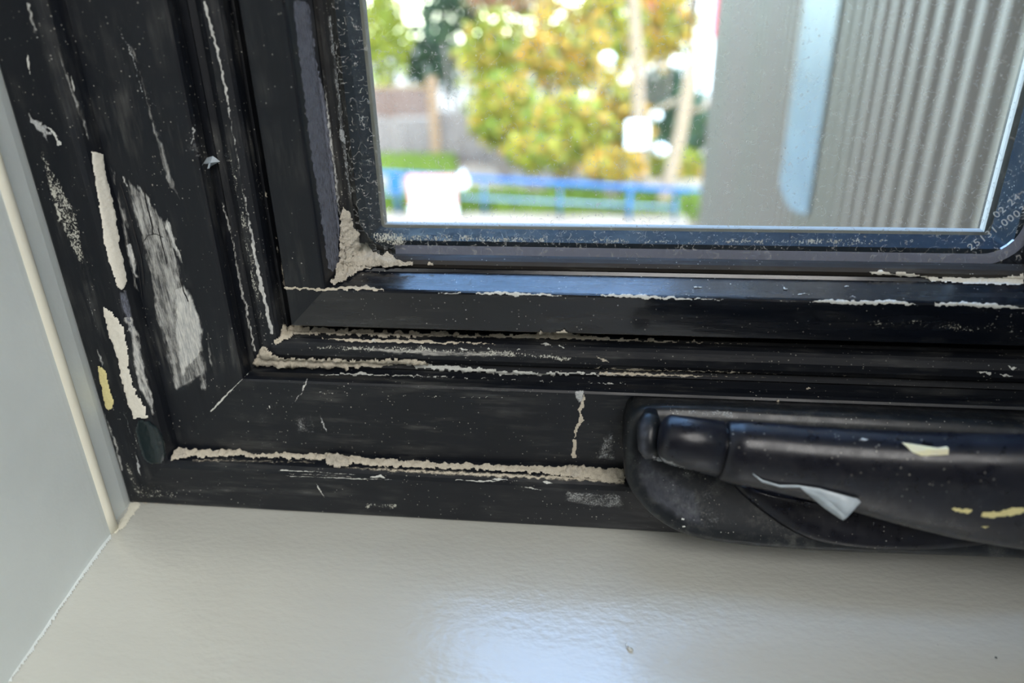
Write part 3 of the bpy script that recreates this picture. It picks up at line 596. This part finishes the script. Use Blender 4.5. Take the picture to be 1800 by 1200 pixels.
# ---- handle
H = hroot
smear('paint_smear', [(1670,893),(1676,890),(1690,893),(1708,892),(1711,895),(1704,903),(1690,902),(1678,898)], M['yellow'], lever, T_handle, thick=0.15, rag=1.6, label='dull yellow paint smear')
smear('paint_smear', [(1720,908),(1728,898),(1750,897),(1780,891),(1800,890),(1830,889),(1830,903),(1800,901),(1770,908),(1740,911)], M['yellow'], lever, T_handle, thick=0.15, rag=1.8)
smear('paint_smear', [(1716,925),(1730,923),(1746,925),(1732,928)], M['yellow'], lever, T_handle, thick=0.12, rag=1.0)
smear('paint_smear', [(1506,772),(1516,769),(1530,772),(1522,776)], M['chip'], lever, T_handle, thick=0.15, rag=0.8, step=1.4)
smear('scuff_mark', [(1290,758),(1480,764),(1560,772),(1540,780),(1420,774),(1300,768)], M['scuff'], lever, T_handle, thick=0.04, soft=8, dens=0.52)
smear('dust_film', [(1102,735),(1125,718),(1160,716),(1158,740),(1160,800),(1200,830),(1240,850),(1260,950),(1200,935),(1140,900),(1110,860),(1102,800)], M['haze'], cov, T_handle, thick=0.04, soft=26, dens=0.60)
smear('dust_film', [(1142,795),(1165,800),(1200,815),(1220,825),(1200,828),(1160,815),(1146,812)], M['scuff'], cov, T_handle, thick=0.10, soft=5, dens=0.86)
smear('scuff_mark', [(1110,740),(1150,725),(1160,900),(1240,950),(1330,960),(1330,930),(1260,850),(1160,800)], M['scuff'], cov, T_handle, thick=0.05, soft=24, dens=0.48)
smear('scuff_mark', [(1170,714),(1290,718),(1300,740),(1180,728)], M['scuff'], cov, T_handle, thick=0.05, soft=6, dens=0.66)
smear('speckles', [(1300,870),(1420,950),(1600,972),(1300,965)], M['specks'], cov, T_handle, thick=0.12, soft=16, dens=0.44)
for x, y in ((1200,912),(1202,925),(1187,939),(1578,979),(1794,984)):
    smear('paint_speck', stroke([(x-4,y),(x+4,y)], 5), M['chip'], cov, T_handle, thick=0.3, rag=1, step=1.2)
# loose flakes
def flake(name, pts, lift, mat, tree, label, cat, th=0.00012, group=None, flat=None):
    """a thin curled flake: pts are (px, py, lift mm) around a rim, fan about the centre"""
    P = []
    for x, y, l in pts:
        r = ray(x, y); h = tree.ray_cast(CAM, r.normalized()); p = on(x, y, flat) if flat else (h[0] if h[0] else on(x, y, -0.03)); P.append(p-r.normalized()*(l*mm+0.00025))
    c = sum(P, Vector())/len(P); nn = -(ray(pts[0][0], pts[0][1])).normalized(); m_ = c+nn*lift*mm*0.3
    mb = MB(); n = len(P); mb.add(P+[m_]+[p-nn*th for p in P]+[m_-nn*th], [(i, (i+1) % n, n) for i in range(n)]+[(n+1+(i+1) % n, n+1+i, 2*n+1) for i in range(n)]+[(i, n+1+i, n+1+(i+1) % n, (i+1) % n) for i in range(n)])
    o = mb.build(name, mat); tag(o, label, cat, group); return o
flake('paint_flake', [(1585,777,0),(1605,780,.2),(1630,784,.4),(1656,788,.8),(1664,784,1.6),(1668,788,1.8),(1667,799,1.0),(1650,800,.5),(1620,801,.2),(1604,795,.1)], 0.6, M['paleyellow'], T_handle, 'pale yellow curled paint flake stuck on top of the black lever', 'paint flake')
flake('paint_flake', [(1283,838,.3),(1288,832,.3),(1310,835,.3),(1320,846,.3),(1312,852,.3),(1298,848,.3)], 0.5, M['white'], T_handle, 'cream paint flake wedged under the black lever', 'paint flake', flat=-0.0345)
mf = bpy.data.materials.new('clear_film'); mf.use_nodes = True; b_ = mf.node_tree.nodes['Principled BSDF']; b_.inputs['Base Color'].default_value = (0.62,0.70,0.76,1); b_.inputs['Roughness'].default_value = 0.3
nt = mf.node_tree; lw = N(nt, 'ShaderNodeTexNoise'); lw.inputs['Scale'].default_value = 160; nt.links.new(coords(nt), lw.inputs['Vector']); nt.links.new(ramp(nt, lw.outputs['Fac'], 0.3, 0.7, 0.55, 0.85), b_.inputs['Alpha'])
# film scrap: two leaves folded along one edge
fm = MB()
def fp3(x, y, l): return on(x, y, -0.0385-l*mm)
A = [fp3(*q) for q in ((1323,831,.3),(1340,843,.5),(1370,852,.9),(1400,852,1.3),(1440,858,2.0),(1480,869,2.6),(1507,876,3.0),(1513,882,3.2))]
Bq = [fp3(*q) for q in ((1325,834,.3),(1340,847,.5),(1372,856,.8),(1408,856,1.2),(1446,870,2.2),(1468,889,2.8),(1484,905,3.2),(1488,910,3.2))]
Cq = [fp3(*q) for q in ((1323,832,.3),(1340,846,.3),(1368,855,.3),(1405,856,.3),(1425,872,.6),(1450,893,1.0),(1474,909,1.8),(1482,914,2.6))]
for U_, V_ in ((A, Bq), (Bq, Cq)):
    fm.add(U_+V_, [(i, i+1, 9+i, 8+i) for i in range(7)])
o = fm.build('film_scrap', mf, None, True); m_ = o.modifiers.new('thickness', 'SOLIDIFY'); m_.thickness = 0.0001
tag(o, 'folded scrap of clear plastic film caught under the black lever', 'film scrap')
o = flake('tape_scrap', [(350,298,0),(358,286,0),(364,277,.2),(374,274,.4),(380,278,1.4),(387,284,2.0),(378,288,1.2),(370,293,.4),(368,296,.1)], 0.4, mf, T_frame, 'torn corner of clear tape stuck on the upper left jamb', 'tape scrap')
# sill crumbs
flake('paint_flake', [(914,1024,0),(920,1023,.3),(926,1029,.5),(926,1034,.2),(919,1034,0),(914,1029,0)], 0.5, M['yellow'], T_sill, 'tiny yellow paint flake lying on the white sill', 'paint flake')
smear('plaster_crumb', [(1099,1130),(1102,1129),(1104,1137),(1112,1139),(1115,1145),(1110,1149),(1103,1146),(1099,1138)], M['chip'], None, T_sill, thick=1.0, rag=0.6, step=1.2, label='small curved greyish crumb lying on the white sill', cat='plaster crumb')
smear('plaster_crumb', [(1748,1153),(1752,1154),(1753,1160),(1749,1160)], M['cover'], None, T_sill, thick=0.6, rag=0.5, step=1.2, label='tiny dark speck of grit on the sill at the far right', cat='grit')
GS = 'tiny crumbs on the right of the sill'
for x, y, wh in ((1648,1134,'leftmost of the four'),(1668,1120,'farthest from the edge of the four'),(1678,1134,'third from the left of the four'),(1696,1150,'rightmost of the four')):
    smear('plaster_crumb', [(x-2,y-1),(x,y-3),(x+3,y),(x+1,y+2.5)], M['chip'], None, T_sill, thick=0.3, rag=0.5, step=1.0, label='tiny pale sill crumb far right, '+wh, cat='plaster crumb', group=GS)
smear('corner_filler', [(228,883),(242,881),(250,888),(240,900),(222,925),(203,940),(196,936),(210,915),(222,900)], M['caulk'], sill, tree_of([sill, bpy.data.objects['wall_left']]), thick=0.5, rag=1.0, label='cream filler in the corner')
smear('corner_filler', [(190,938),(203,938),(170,985),(130,1040),(80,1115),(20,1200),(5,1200),(60,1115),(115,1035),(160,975)], M['wall'], sill, T_sill, thick=0.3, rag=1.2, step=3)
# ------------------------------------------------------------------ outdoors
GZ = CAM.z-5.3
def ground_px(x, y): return onz(x, y, GZ)
def leafmat(name, cols):
    m = bpy.data.materials.new(name); m.use_nodes = True; nt = m.node_tree
    bs = nt.nodes['Principled BSDF']; out = nt.nodes['Material Output']
    g = N(nt, 'ShaderNodeNewGeometry'); cr = N(nt, 'ShaderNodeValToRGB'); cr.color_ramp.interpolation = 'LINEAR'
    el = cr.color_ramp.elements
    while len(el) < len(cols): el.new(0.5)
    for i, c in enumerate(cols): el[i].position = i/(len(cols)-1); el[i].color = (*c, 1)
    nt.links.new(g.outputs['Random Per Island'], cr.inputs[0]); nt.links.new(cr.outputs[0], bs.inputs['Base Color'])
    bs.inputs['Roughness'].default_value = 0.6
    tl = N(nt, 'ShaderNodeBsdfTranslucent'); nt.links.new(cr.outputs[0], tl.inputs[0]); mx = N(nt, 'ShaderNodeMixShader'); mx.inputs[0].default_value = 0.35
    nt.links.new(bs.outputs[0], mx.inputs[1]); nt.links.new(tl.outputs[0], mx.inputs[2]); nt.links.new(mx.outputs[0], out.inputs[0]); return m
LM = {'olive': leafmat('leaves_olive', [(0.068,0.101,0.010),(0.203,0.251,0.015),(0.352,0.314,0.025),(0.434,0.213,0.029),(0.163,0.226,0.010)]),
      'gold': leafmat('leaves_gold', [(0.135,0.125,0.012),(0.461,0.301,0.029),(0.569,0.239,0.029),(0.257,0.276,0.020),(0.135,0.075,0.029)]),
      'dark': leafmat('leaves_dark', [(0.018,0.045,0.025),(0.046,0.084,0.039),(0.069,0.112,0.029)]),
      'lime': leafmat('leaves_lime', [(0.119,0.177,0.014),(0.199,0.258,0.018),(0.080,0.137,0.014)]),
      'yellowgreen': leafmat('leaves_yellowgreen', [(0.109,0.138,0.010),(0.230,0.251,0.012),(0.299,0.263,0.015)]),
      'pink': leafmat('leaves_pink', [(0.414,0.123,0.088),(0.344,0.213,0.098),(0.172,0.134,0.029),(0.482,0.134,0.118)])}
bark = plain('bark_pale', (0.24,0.165,0.10), 0.9); barkd = plain('bark_dark', (0.16,0.12,0.09), 0.9)
def leafball(mb, c, rx, ry, rz, n, s):
    for _ in range(n):
        d = Vector((random.gauss(0,1), random.gauss(0,1), random.gauss(0,1))).normalized()*(random.random()**0.33)
        k = 0.8+0.35*noise.noise(d*2+c*0.3)
        p = c+Vector((d.x*rx, d.y*ry, d.z*rz))*k
        u = Vector((random.gauss(0,1), random.gauss(0,1), random.gauss(0,1))).normalized(); v = u.orthogonal().normalized(); q = s*random.uniform(0.6, 1.3)
        mb.add([p-u*q, p-v*q*0.55, p+u*q, p+v*q*0.55], [(0,1,2,3)])
def shrub(px, py, Y, rpx, hpx, mat, label, name='shrub', n=420, group='shrubs and trees beyond the blue railing', ls=0.17, cat='shrub'):
    c = on(px, py, Y); sc = (c-CAM).length/F; rx, rz = rpx*sc, hpx*sc
    base = Vector((c.x, Y, GZ)); root = empty(name, base); tag(root, label, cat, group)
    mb = MB(); leafball(mb, c, rx, min(rx*0.4, 0.5), rz, n, ls); mb.build('foliage', LM[mat], root)
    sm = MB()
    for k in range(3):
        dx = (k-1)*rx*0.3; sm.tube([base+Vector((dx*0.2,0,0)), base.lerp(c, 0.5)+Vector((dx*0.7,0,0)), c+Vector((dx,0,rz*0.2))], [0.09,0.06,0.03], 6)
    sm.build('stem', barkd, root)
    return root
# ground
mg, nt, bs, out = newmat('pale_ground'); v = coords(nt)
nt.links.new(mixc(nt, ramp(nt, noi(nt, v, 0.6, 5), 0.35, 0.65), (0.24,0.165,0.10), (0.34,0.25,0.165)), bs.inputs['Base Color']); bs.inputs['Roughness'].default_value = 0.95
g = MB().box((-60,0.5,GZ-0.3),(60,90,GZ)).build('ground', mg); tag(g, 'pale sandy sunlit ground outside beyond the window', 'ground', kind='structure')
# timber fence
fl = on(700,290,24.6); FY = 24.6; ftop = on(700,150,FY).z; fmid = on(700,207,FY).z; xp = on(765,220,FY).x
root = empty('timber_fence', (xp, FY, GZ)); tag(root, 'weathered timber fence with darker slatted top behind the shrubs', 'fence')
pm, nt, bs, out = newmat('fence_planks'); v = coords(nt, (7,1,0.4))
nt.links.new(mixc(nt, ramp(nt, noi(nt, v, 1.6, 4), 0.35, 0.65), (0.085,0.058,0.045), (0.17,0.125,0.095)), bs.inputs['Base Color'])
mb = MB(); x = xp-7
while x < xp+6.5:
    t = fmid if x < xp else on(900,195,FY).z
    mb.box((x, FY-0.02, GZ), (x+0.135, FY+0.01, t-random.random()*0.03)); x += 0.15
mb.build('planks', pm, root)
mb = MB()
for k in range(9): z = fmid+0.03+k*(ftop-fmid-0.1)/9; mb.box((xp-7, FY-0.03, z), (xp-0.1, FY, z+0.09))
mb.build('slatted_top', plain('fence_brown', (0.11,0.06,0.04), 0.9), root)
MB().box((xp-7,FY-0.06,ftop-0.06),(xp-0.1,FY+0.04,ftop)).build('top_rail', plain('fence_ochre', (0.26,0.16,0.06), 0.9), root)
for xx, tz in ((xp, on(765,133,FY).z), (xp-4.2, ftop+0.1), (xp+3.4, on(900,190,FY).z)):
    MB().box((xx-0.16,FY-0.18,GZ),(xx+0.16,FY-0.02,tz)).build('post', plain('fence_post', (0.22,0.13,0.07), 0.9), root)
# greenery
B = 'shrubs and trees beyond the blue railing'
for a in [(672,60,28.2,62,100,'yellowgreen','yellow-green shrub rising behind the fence at the far left of the pane'),
          (762,100,29.4,70,75,'dark','dark bluish green tree behind the tall fence post'),
          (800,0,27.0,85,75,'dark','dark green tree top behind the fence, left of the pink blossom'),
          (915,-15,25.9,115,55,'pink','pink blossoming shrub at the top of the pane'),
          (872,95,23.9,85,80,'olive','olive green shrub just right of the fence post'),
          (985,95,22.9,95,95,'gold','golden leaved shrub in the middle of the pane'),
          (1070,50,23.9,75,110,'olive','olive leaved shrub left of the straight pale trunk'),
          (885,200,21.9,78,75,'olive','olive shrub hanging low in front of the fence'),
          (995,235,20.9,95,80,'olive','big olive shrub low in the middle above the blue rail'),
          (1085,225,21.9,65,100,'gold','yellowing shrub left of the white box on the trunk'),
          (1162,40,24.9,75,85,'gold','yellow leaved shrub between the two pale trunks'),
          (1205,225,23.95,60,64,'dark','dark shrub low between the two pale trunks'),
          (940,268,19.7,62,36,'olive','olive shrub closest to the blue rail, left of the middle'),
          (1078,292,19.2,62,32,'gold','low golden shrub closest to the blue rail beside the straight trunk'),
          (1178,170,26.9,66,58,'dark','dark shrub just behind the white box, between the trunks'),
          (1195,305,23.0,75,46,'olive','olive shrub at the foot of the leaning trunk')]:
    shrub(*a, n=1000)
shrub(1222,362,16.9,26,30,'lime','bright lime green shrub at the foot of the grey cladding','shrub',260,None,0.10)
# grass strip behind the railing
gm = MB()
for _ in range(5200):
    px = random.uniform(400,1245); p = on(px, 350, random.uniform(18.6,20.3)); b = Vector((p.x, p.y, GZ)); h = random.uniform(0.12,0.5)
    if p.x < on(800,350,19).x and random.random() < 0.6: continue
    a = random.uniform(0,3.14); u = Vector((math.cos(a)*0.07, math.sin(a)*0.07, 0)); t = Vector((random.uniform(-.1,.1), random.uniform(-.1,.1), h))
    gm.add([b-u, b+u, b+t], [(0,1,2)])
tag(gm.build('grass', LM['lime']), 'bright green grass growing along behind the blue railing', 'grass', kind='stuff')
gm = MB()
for _ in range(1500):
    p = on(random.uniform(655,800), 290, random.uniform(23.2,24.3)); b = Vector((p.x, p.y, GZ)); h = random.uniform(0.2,0.55)
    u = Vector((0.09,0,0)); gm.add([b-u, b+u, b+Vector((random.uniform(-.1,.1),0,h))], [(0,1,2)])
tag(gm.build('grass', LM['lime']), 'tuft of bright green grass at the foot of the timber fence', 'grass', kind='stuff')
# pale trunks
t1 = [on(x,y,20.6) for x,y in ((1108,-60),(1113,0),(1119,90),(1122,200),(1130,330))]; t1.append(Vector((t1[-1].x+0.05, 20.6, GZ)))
root = empty('tree', t1[-1]); tag(root, 'straight pale tree trunk carrying a white box', 'tree', 'pale tree trunks')
MB().tube(t1, [0.13,0.15,0.17,0.18,0.20,0.22], 10).build('trunk', bark, root, True)
t2 = [on(x,y,18.9) for x,y in ((1228,-60),(1221,0),(1213,130),(1196,235),(1166,352))]; t2.append(Vector((t2[-1].x-0.05, 18.9, GZ)))
root = empty('tree', t2[-1]); tag(root, 'leaning pale tree trunk close to the grey cladding', 'tree', 'pale tree trunks')
MB().tube(t2, [0.12,0.13,0.15,0.17,0.18,0.20], 10).build('trunk', bark, root, True)
for bp in (((1205,170),(1160,190),(1140,215)), ((1200,200),(1235,190),(1250,180))):
    MB().tube([on(x,y,19.0) for x,y in bp], [0.07,0.05,0.03], 6).build('branch', bark, root, True)
c = on(1120,237,20.2); wpl = plain('white_plastic', (0.85,0.85,0.82), 0.5)
o = MB().box((c.x-0.30,c.y-0.12,c.z-0.36),(c.x+0.30,c.y+0.12,c.z+0.36)).build('utility_box', wpl); bevel(o, 0.05); tag(o, 'small white box fixed on the straight pale trunk', 'box')
# pale stones / debris between the trunks
for i, (x, y, r) in enumerate(((1160,263,0.24),(1152,203,0.18),(1190,110,0.20),(1068,102,0.20))):
    p = on(x, y, 21.2); mb = MB()
    rings = [[p+Vector((math.cos(k/9*6.283)*r*math.sin(j/6*3.1416+.02)*(1+.3*noise.noise(Vector((k,j,i)))), math.sin(k/9*6.283)*r*math.sin(j/6*3.1416+.02), r*0.7*math.cos(j/6*3.1416)*(1+.2*noise.noise(Vector((j,i,k)))))) for k in range(9)] for j in range(7)]
    o = mb.loft(rings).build('blossom_cluster', wpl, None, True)
    tag(o, ['white blossom cluster low beside the leaning trunk','pinkish white blossom cluster just right of the white box','white blossom cluster high between the two trunks','white blossom cluster among golden leaves left of the straight trunk'][i], 'blossom', 'white blossom clusters')
# white building with red band
BY = 41; a = on(1196,150,BY); b = on(1262,-120,BY)
root = empty('building', (a.x, BY, GZ)); tag(root, 'white building with red trim beside the grey cladding edge', 'building')
MB().box((a.x,BY,GZ),(a.x+9,BY+8,b.z)).build('wall', plain('white_render', (0.75,0.74,0.70), 0.8), root)
c = on(1258,65,BY-0.4); MB().box((c.x-0.15,BY-0.3,c.z),(c.x+1.2,BY-0.001,b.z)).build('red_panel', plain('red_panel', (0.60,0.02,0.06), 0.6), root)
c = on(1130,14,BY); MB().box((c.x-3,BY+0.3,c.z),(a.x-0.01,BY+6,c.z+1.3)).build('red_canopy', plain('red_canopy', (0.75,0.10,0.12), 0.6), root)
MB().box((c.x-3,BY+0.4,GZ),(a.x-0.02,BY+5.9,c.z-0.01)).build('low_wall', plain('cream_render', (0.70,0.60,0.48), 0.8), root)
# blue railing
blue = plain('blue_paint', (0.010,0.085,0.22), 0.5)
R1, R2 = on(655,303,18.5), on(1300,340,17.9)
R1 = R1+(R1-R2)*0.6
root = empty('railing', (R1.x, 18.5, GZ)); tag(root, 'blue metal railing running across the ground below the shrubs', 'railing')
MB().tube([R1, R2], 0.062, 8).build('top_rail', blue, root, True)
m1, m2 = R1-Vector((0,0,0.62)), R2-Vector((0,0,0.42)); MB().tube([m1, m2], 0.03, 8).build('lower_rail', plain('pale_blue_paint', (0.15,0.22,0.32), 0.5), root, True)
for px in (300, 500, 693, 850, 985, 1108, 1188):
    t = (on(px,320,18.3).x-R1.x)/(R2.x-R1.x); p = R1.lerp(R2, t)
    MB().tube([Vector((p.x,p.y,GZ)), p], 0.055 if px in (693,1108) else 0.030, 8).build('post', blue, root, True)
p = on(694,320,18.25); o = MB().box((p.x-0.17,p.y-0.06,p.z-0.25),(p.x+0.17,p.y+0.06,p.z+0.25)).build('blue_box', blue); bevel(o, 0.03); tag(o, 'small blue box fixed on the left railing post', 'box')
p = on(761,346,18.2); root = empty('notice_board', (p.x, p.y, GZ)); tag(root, 'white notice board with red edge and red lines on the blue railing', 'sign')
hw, hh = 0.62, 0.56
MB().box((p.x-hw,p.y-0.03,p.z-hh),(p.x+hw,p.y+0.0,p.z+hh)).build('panel', wpl, root)
mr = MB(); q = p.y-0.034
mr.box((p.x-hw,q,p.z+hh-0.08),(p.x+hw,p.y-0.0302,p.z+hh)).box((p.x-hw,q,p.z-0.2),(p.x-hw+0.07,p.y-0.0302,p.z+hh-0.08)).box((p.x+hw-0.07,q,p.z-0.2),(p.x+hw,p.y-0.0302,p.z+hh-0.08))
for k, w in enumerate((0.42,0.36,0.40)): mr.box((p.x-w,q,p.z+0.30-k*0.16),(p.x+w,p.y-0.0302,p.z+0.345-k*0.16))
mr.build('red_lines', plain('red_print', (0.70,0.16,0.16), 0.6), root)
for s in (-1,1): MB().box((p.x+s*0.5-0.03,p.y+0.001,GZ),(p.x+s*0.5+0.03,p.y+0.05,p.z+hh)).build('leg', plain('grey_steel', (0.4,0.4,0.42), 0.4, metal=0.6), root)
p = on(812,320,18.1); rr = 0.17
mb = MB(); mb.loft([[p+Vector((math.cos(k/12*6.283)*rr*math.sin(j/8*3.13+.01), math.sin(k/12*6.283)*rr*math.sin(j/8*3.13+.01), rr*1.15*math.cos(j/8*3.1416))) for k in range(12)] for j in range(9)])
mb.tube([p+Vector((0,0,0.1)), p+Vector((0.02,0.15,0.28))], 0.03, 6)
tag(mb.build('white_bag', wpl, None, True), 'small white bag hanging on the blue rail beside the notice board', 'bag')
# ribbed cladding of the neighbouring wing
CX, PITCH = 0.79, 0.0786
mc, nt, bs, out = newmat('grey_cladding'); v = coords(nt)
nt.links.new(mixc(nt, ramp(nt, noi(nt, coords(nt,(1,1,0.15)), 1.1, 2), 0.40, 0.60), (0.115,0.076,0.052), (0.102,0.078,0.049)), bs.inputs['Base Color'])
bs.inputs['Roughness'].default_value = 0.55
root = empty('cladding_wall', (CX, 2.1, GZ)); tag(root, 'grey vertically ribbed metal cladding of the neighbouring wing', 'wall', kind='structure')
pr = []; y = 0.20
while y < 4.18:
    for dy, dx in ((0,0.0),(0.34,0.0),(0.42,0.010),(0.50,0.020),(0.80,0.020),(0.90,0.010)): pr.append((CX+dx, y+dy*PITCH))
    y += PITCH
pr += [(CX+0.0, y), (CX+3.0, y), (CX+3.0, 0.2)]
z0, z1 = GZ, 5.0
mb = MB().loft([[Vector((x,yy,z0)) for x,yy in pr], [Vector((x,yy,z1)) for x,yy in pr]]); mb.build('ribbed_sheet', mc, root)
mt = bpy.data.materials.new('blue_reflection'); mt.use_nodes = True; nt = mt.node_tree; bs = nt.nodes['Principled BSDF']; bs.inputs['Base Color'].default_value = (0.13,0.17,0.19,1)  # blue reflection in the glass, stood in for by a translucent strip outside
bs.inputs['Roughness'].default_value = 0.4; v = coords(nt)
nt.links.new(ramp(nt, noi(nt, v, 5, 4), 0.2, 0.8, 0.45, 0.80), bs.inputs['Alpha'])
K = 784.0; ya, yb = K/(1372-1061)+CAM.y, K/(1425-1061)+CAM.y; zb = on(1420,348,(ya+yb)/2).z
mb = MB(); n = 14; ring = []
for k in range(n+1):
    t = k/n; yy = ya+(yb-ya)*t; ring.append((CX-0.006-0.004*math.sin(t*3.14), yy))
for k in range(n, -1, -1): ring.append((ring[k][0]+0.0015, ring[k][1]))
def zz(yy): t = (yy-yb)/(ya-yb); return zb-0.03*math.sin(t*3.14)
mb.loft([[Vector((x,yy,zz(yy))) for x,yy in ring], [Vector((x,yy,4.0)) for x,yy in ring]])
tag(mb.build('reflection_strip', mt), 'pale blue reflection in the window glass, modelled as a see-through strip before the grey ribbed cladding', 'strip')
# upper storey, unseen, added to keep the sun off the cladding; lower storeys below
bld('wall_upper_shade', MB().box((-8,-6,1.71),(8,0.12,5.0)), M['room'])
bld('wall_lower', MB().box((-8,-6,GZ),(8,0.12,-1.21)), M['room'])
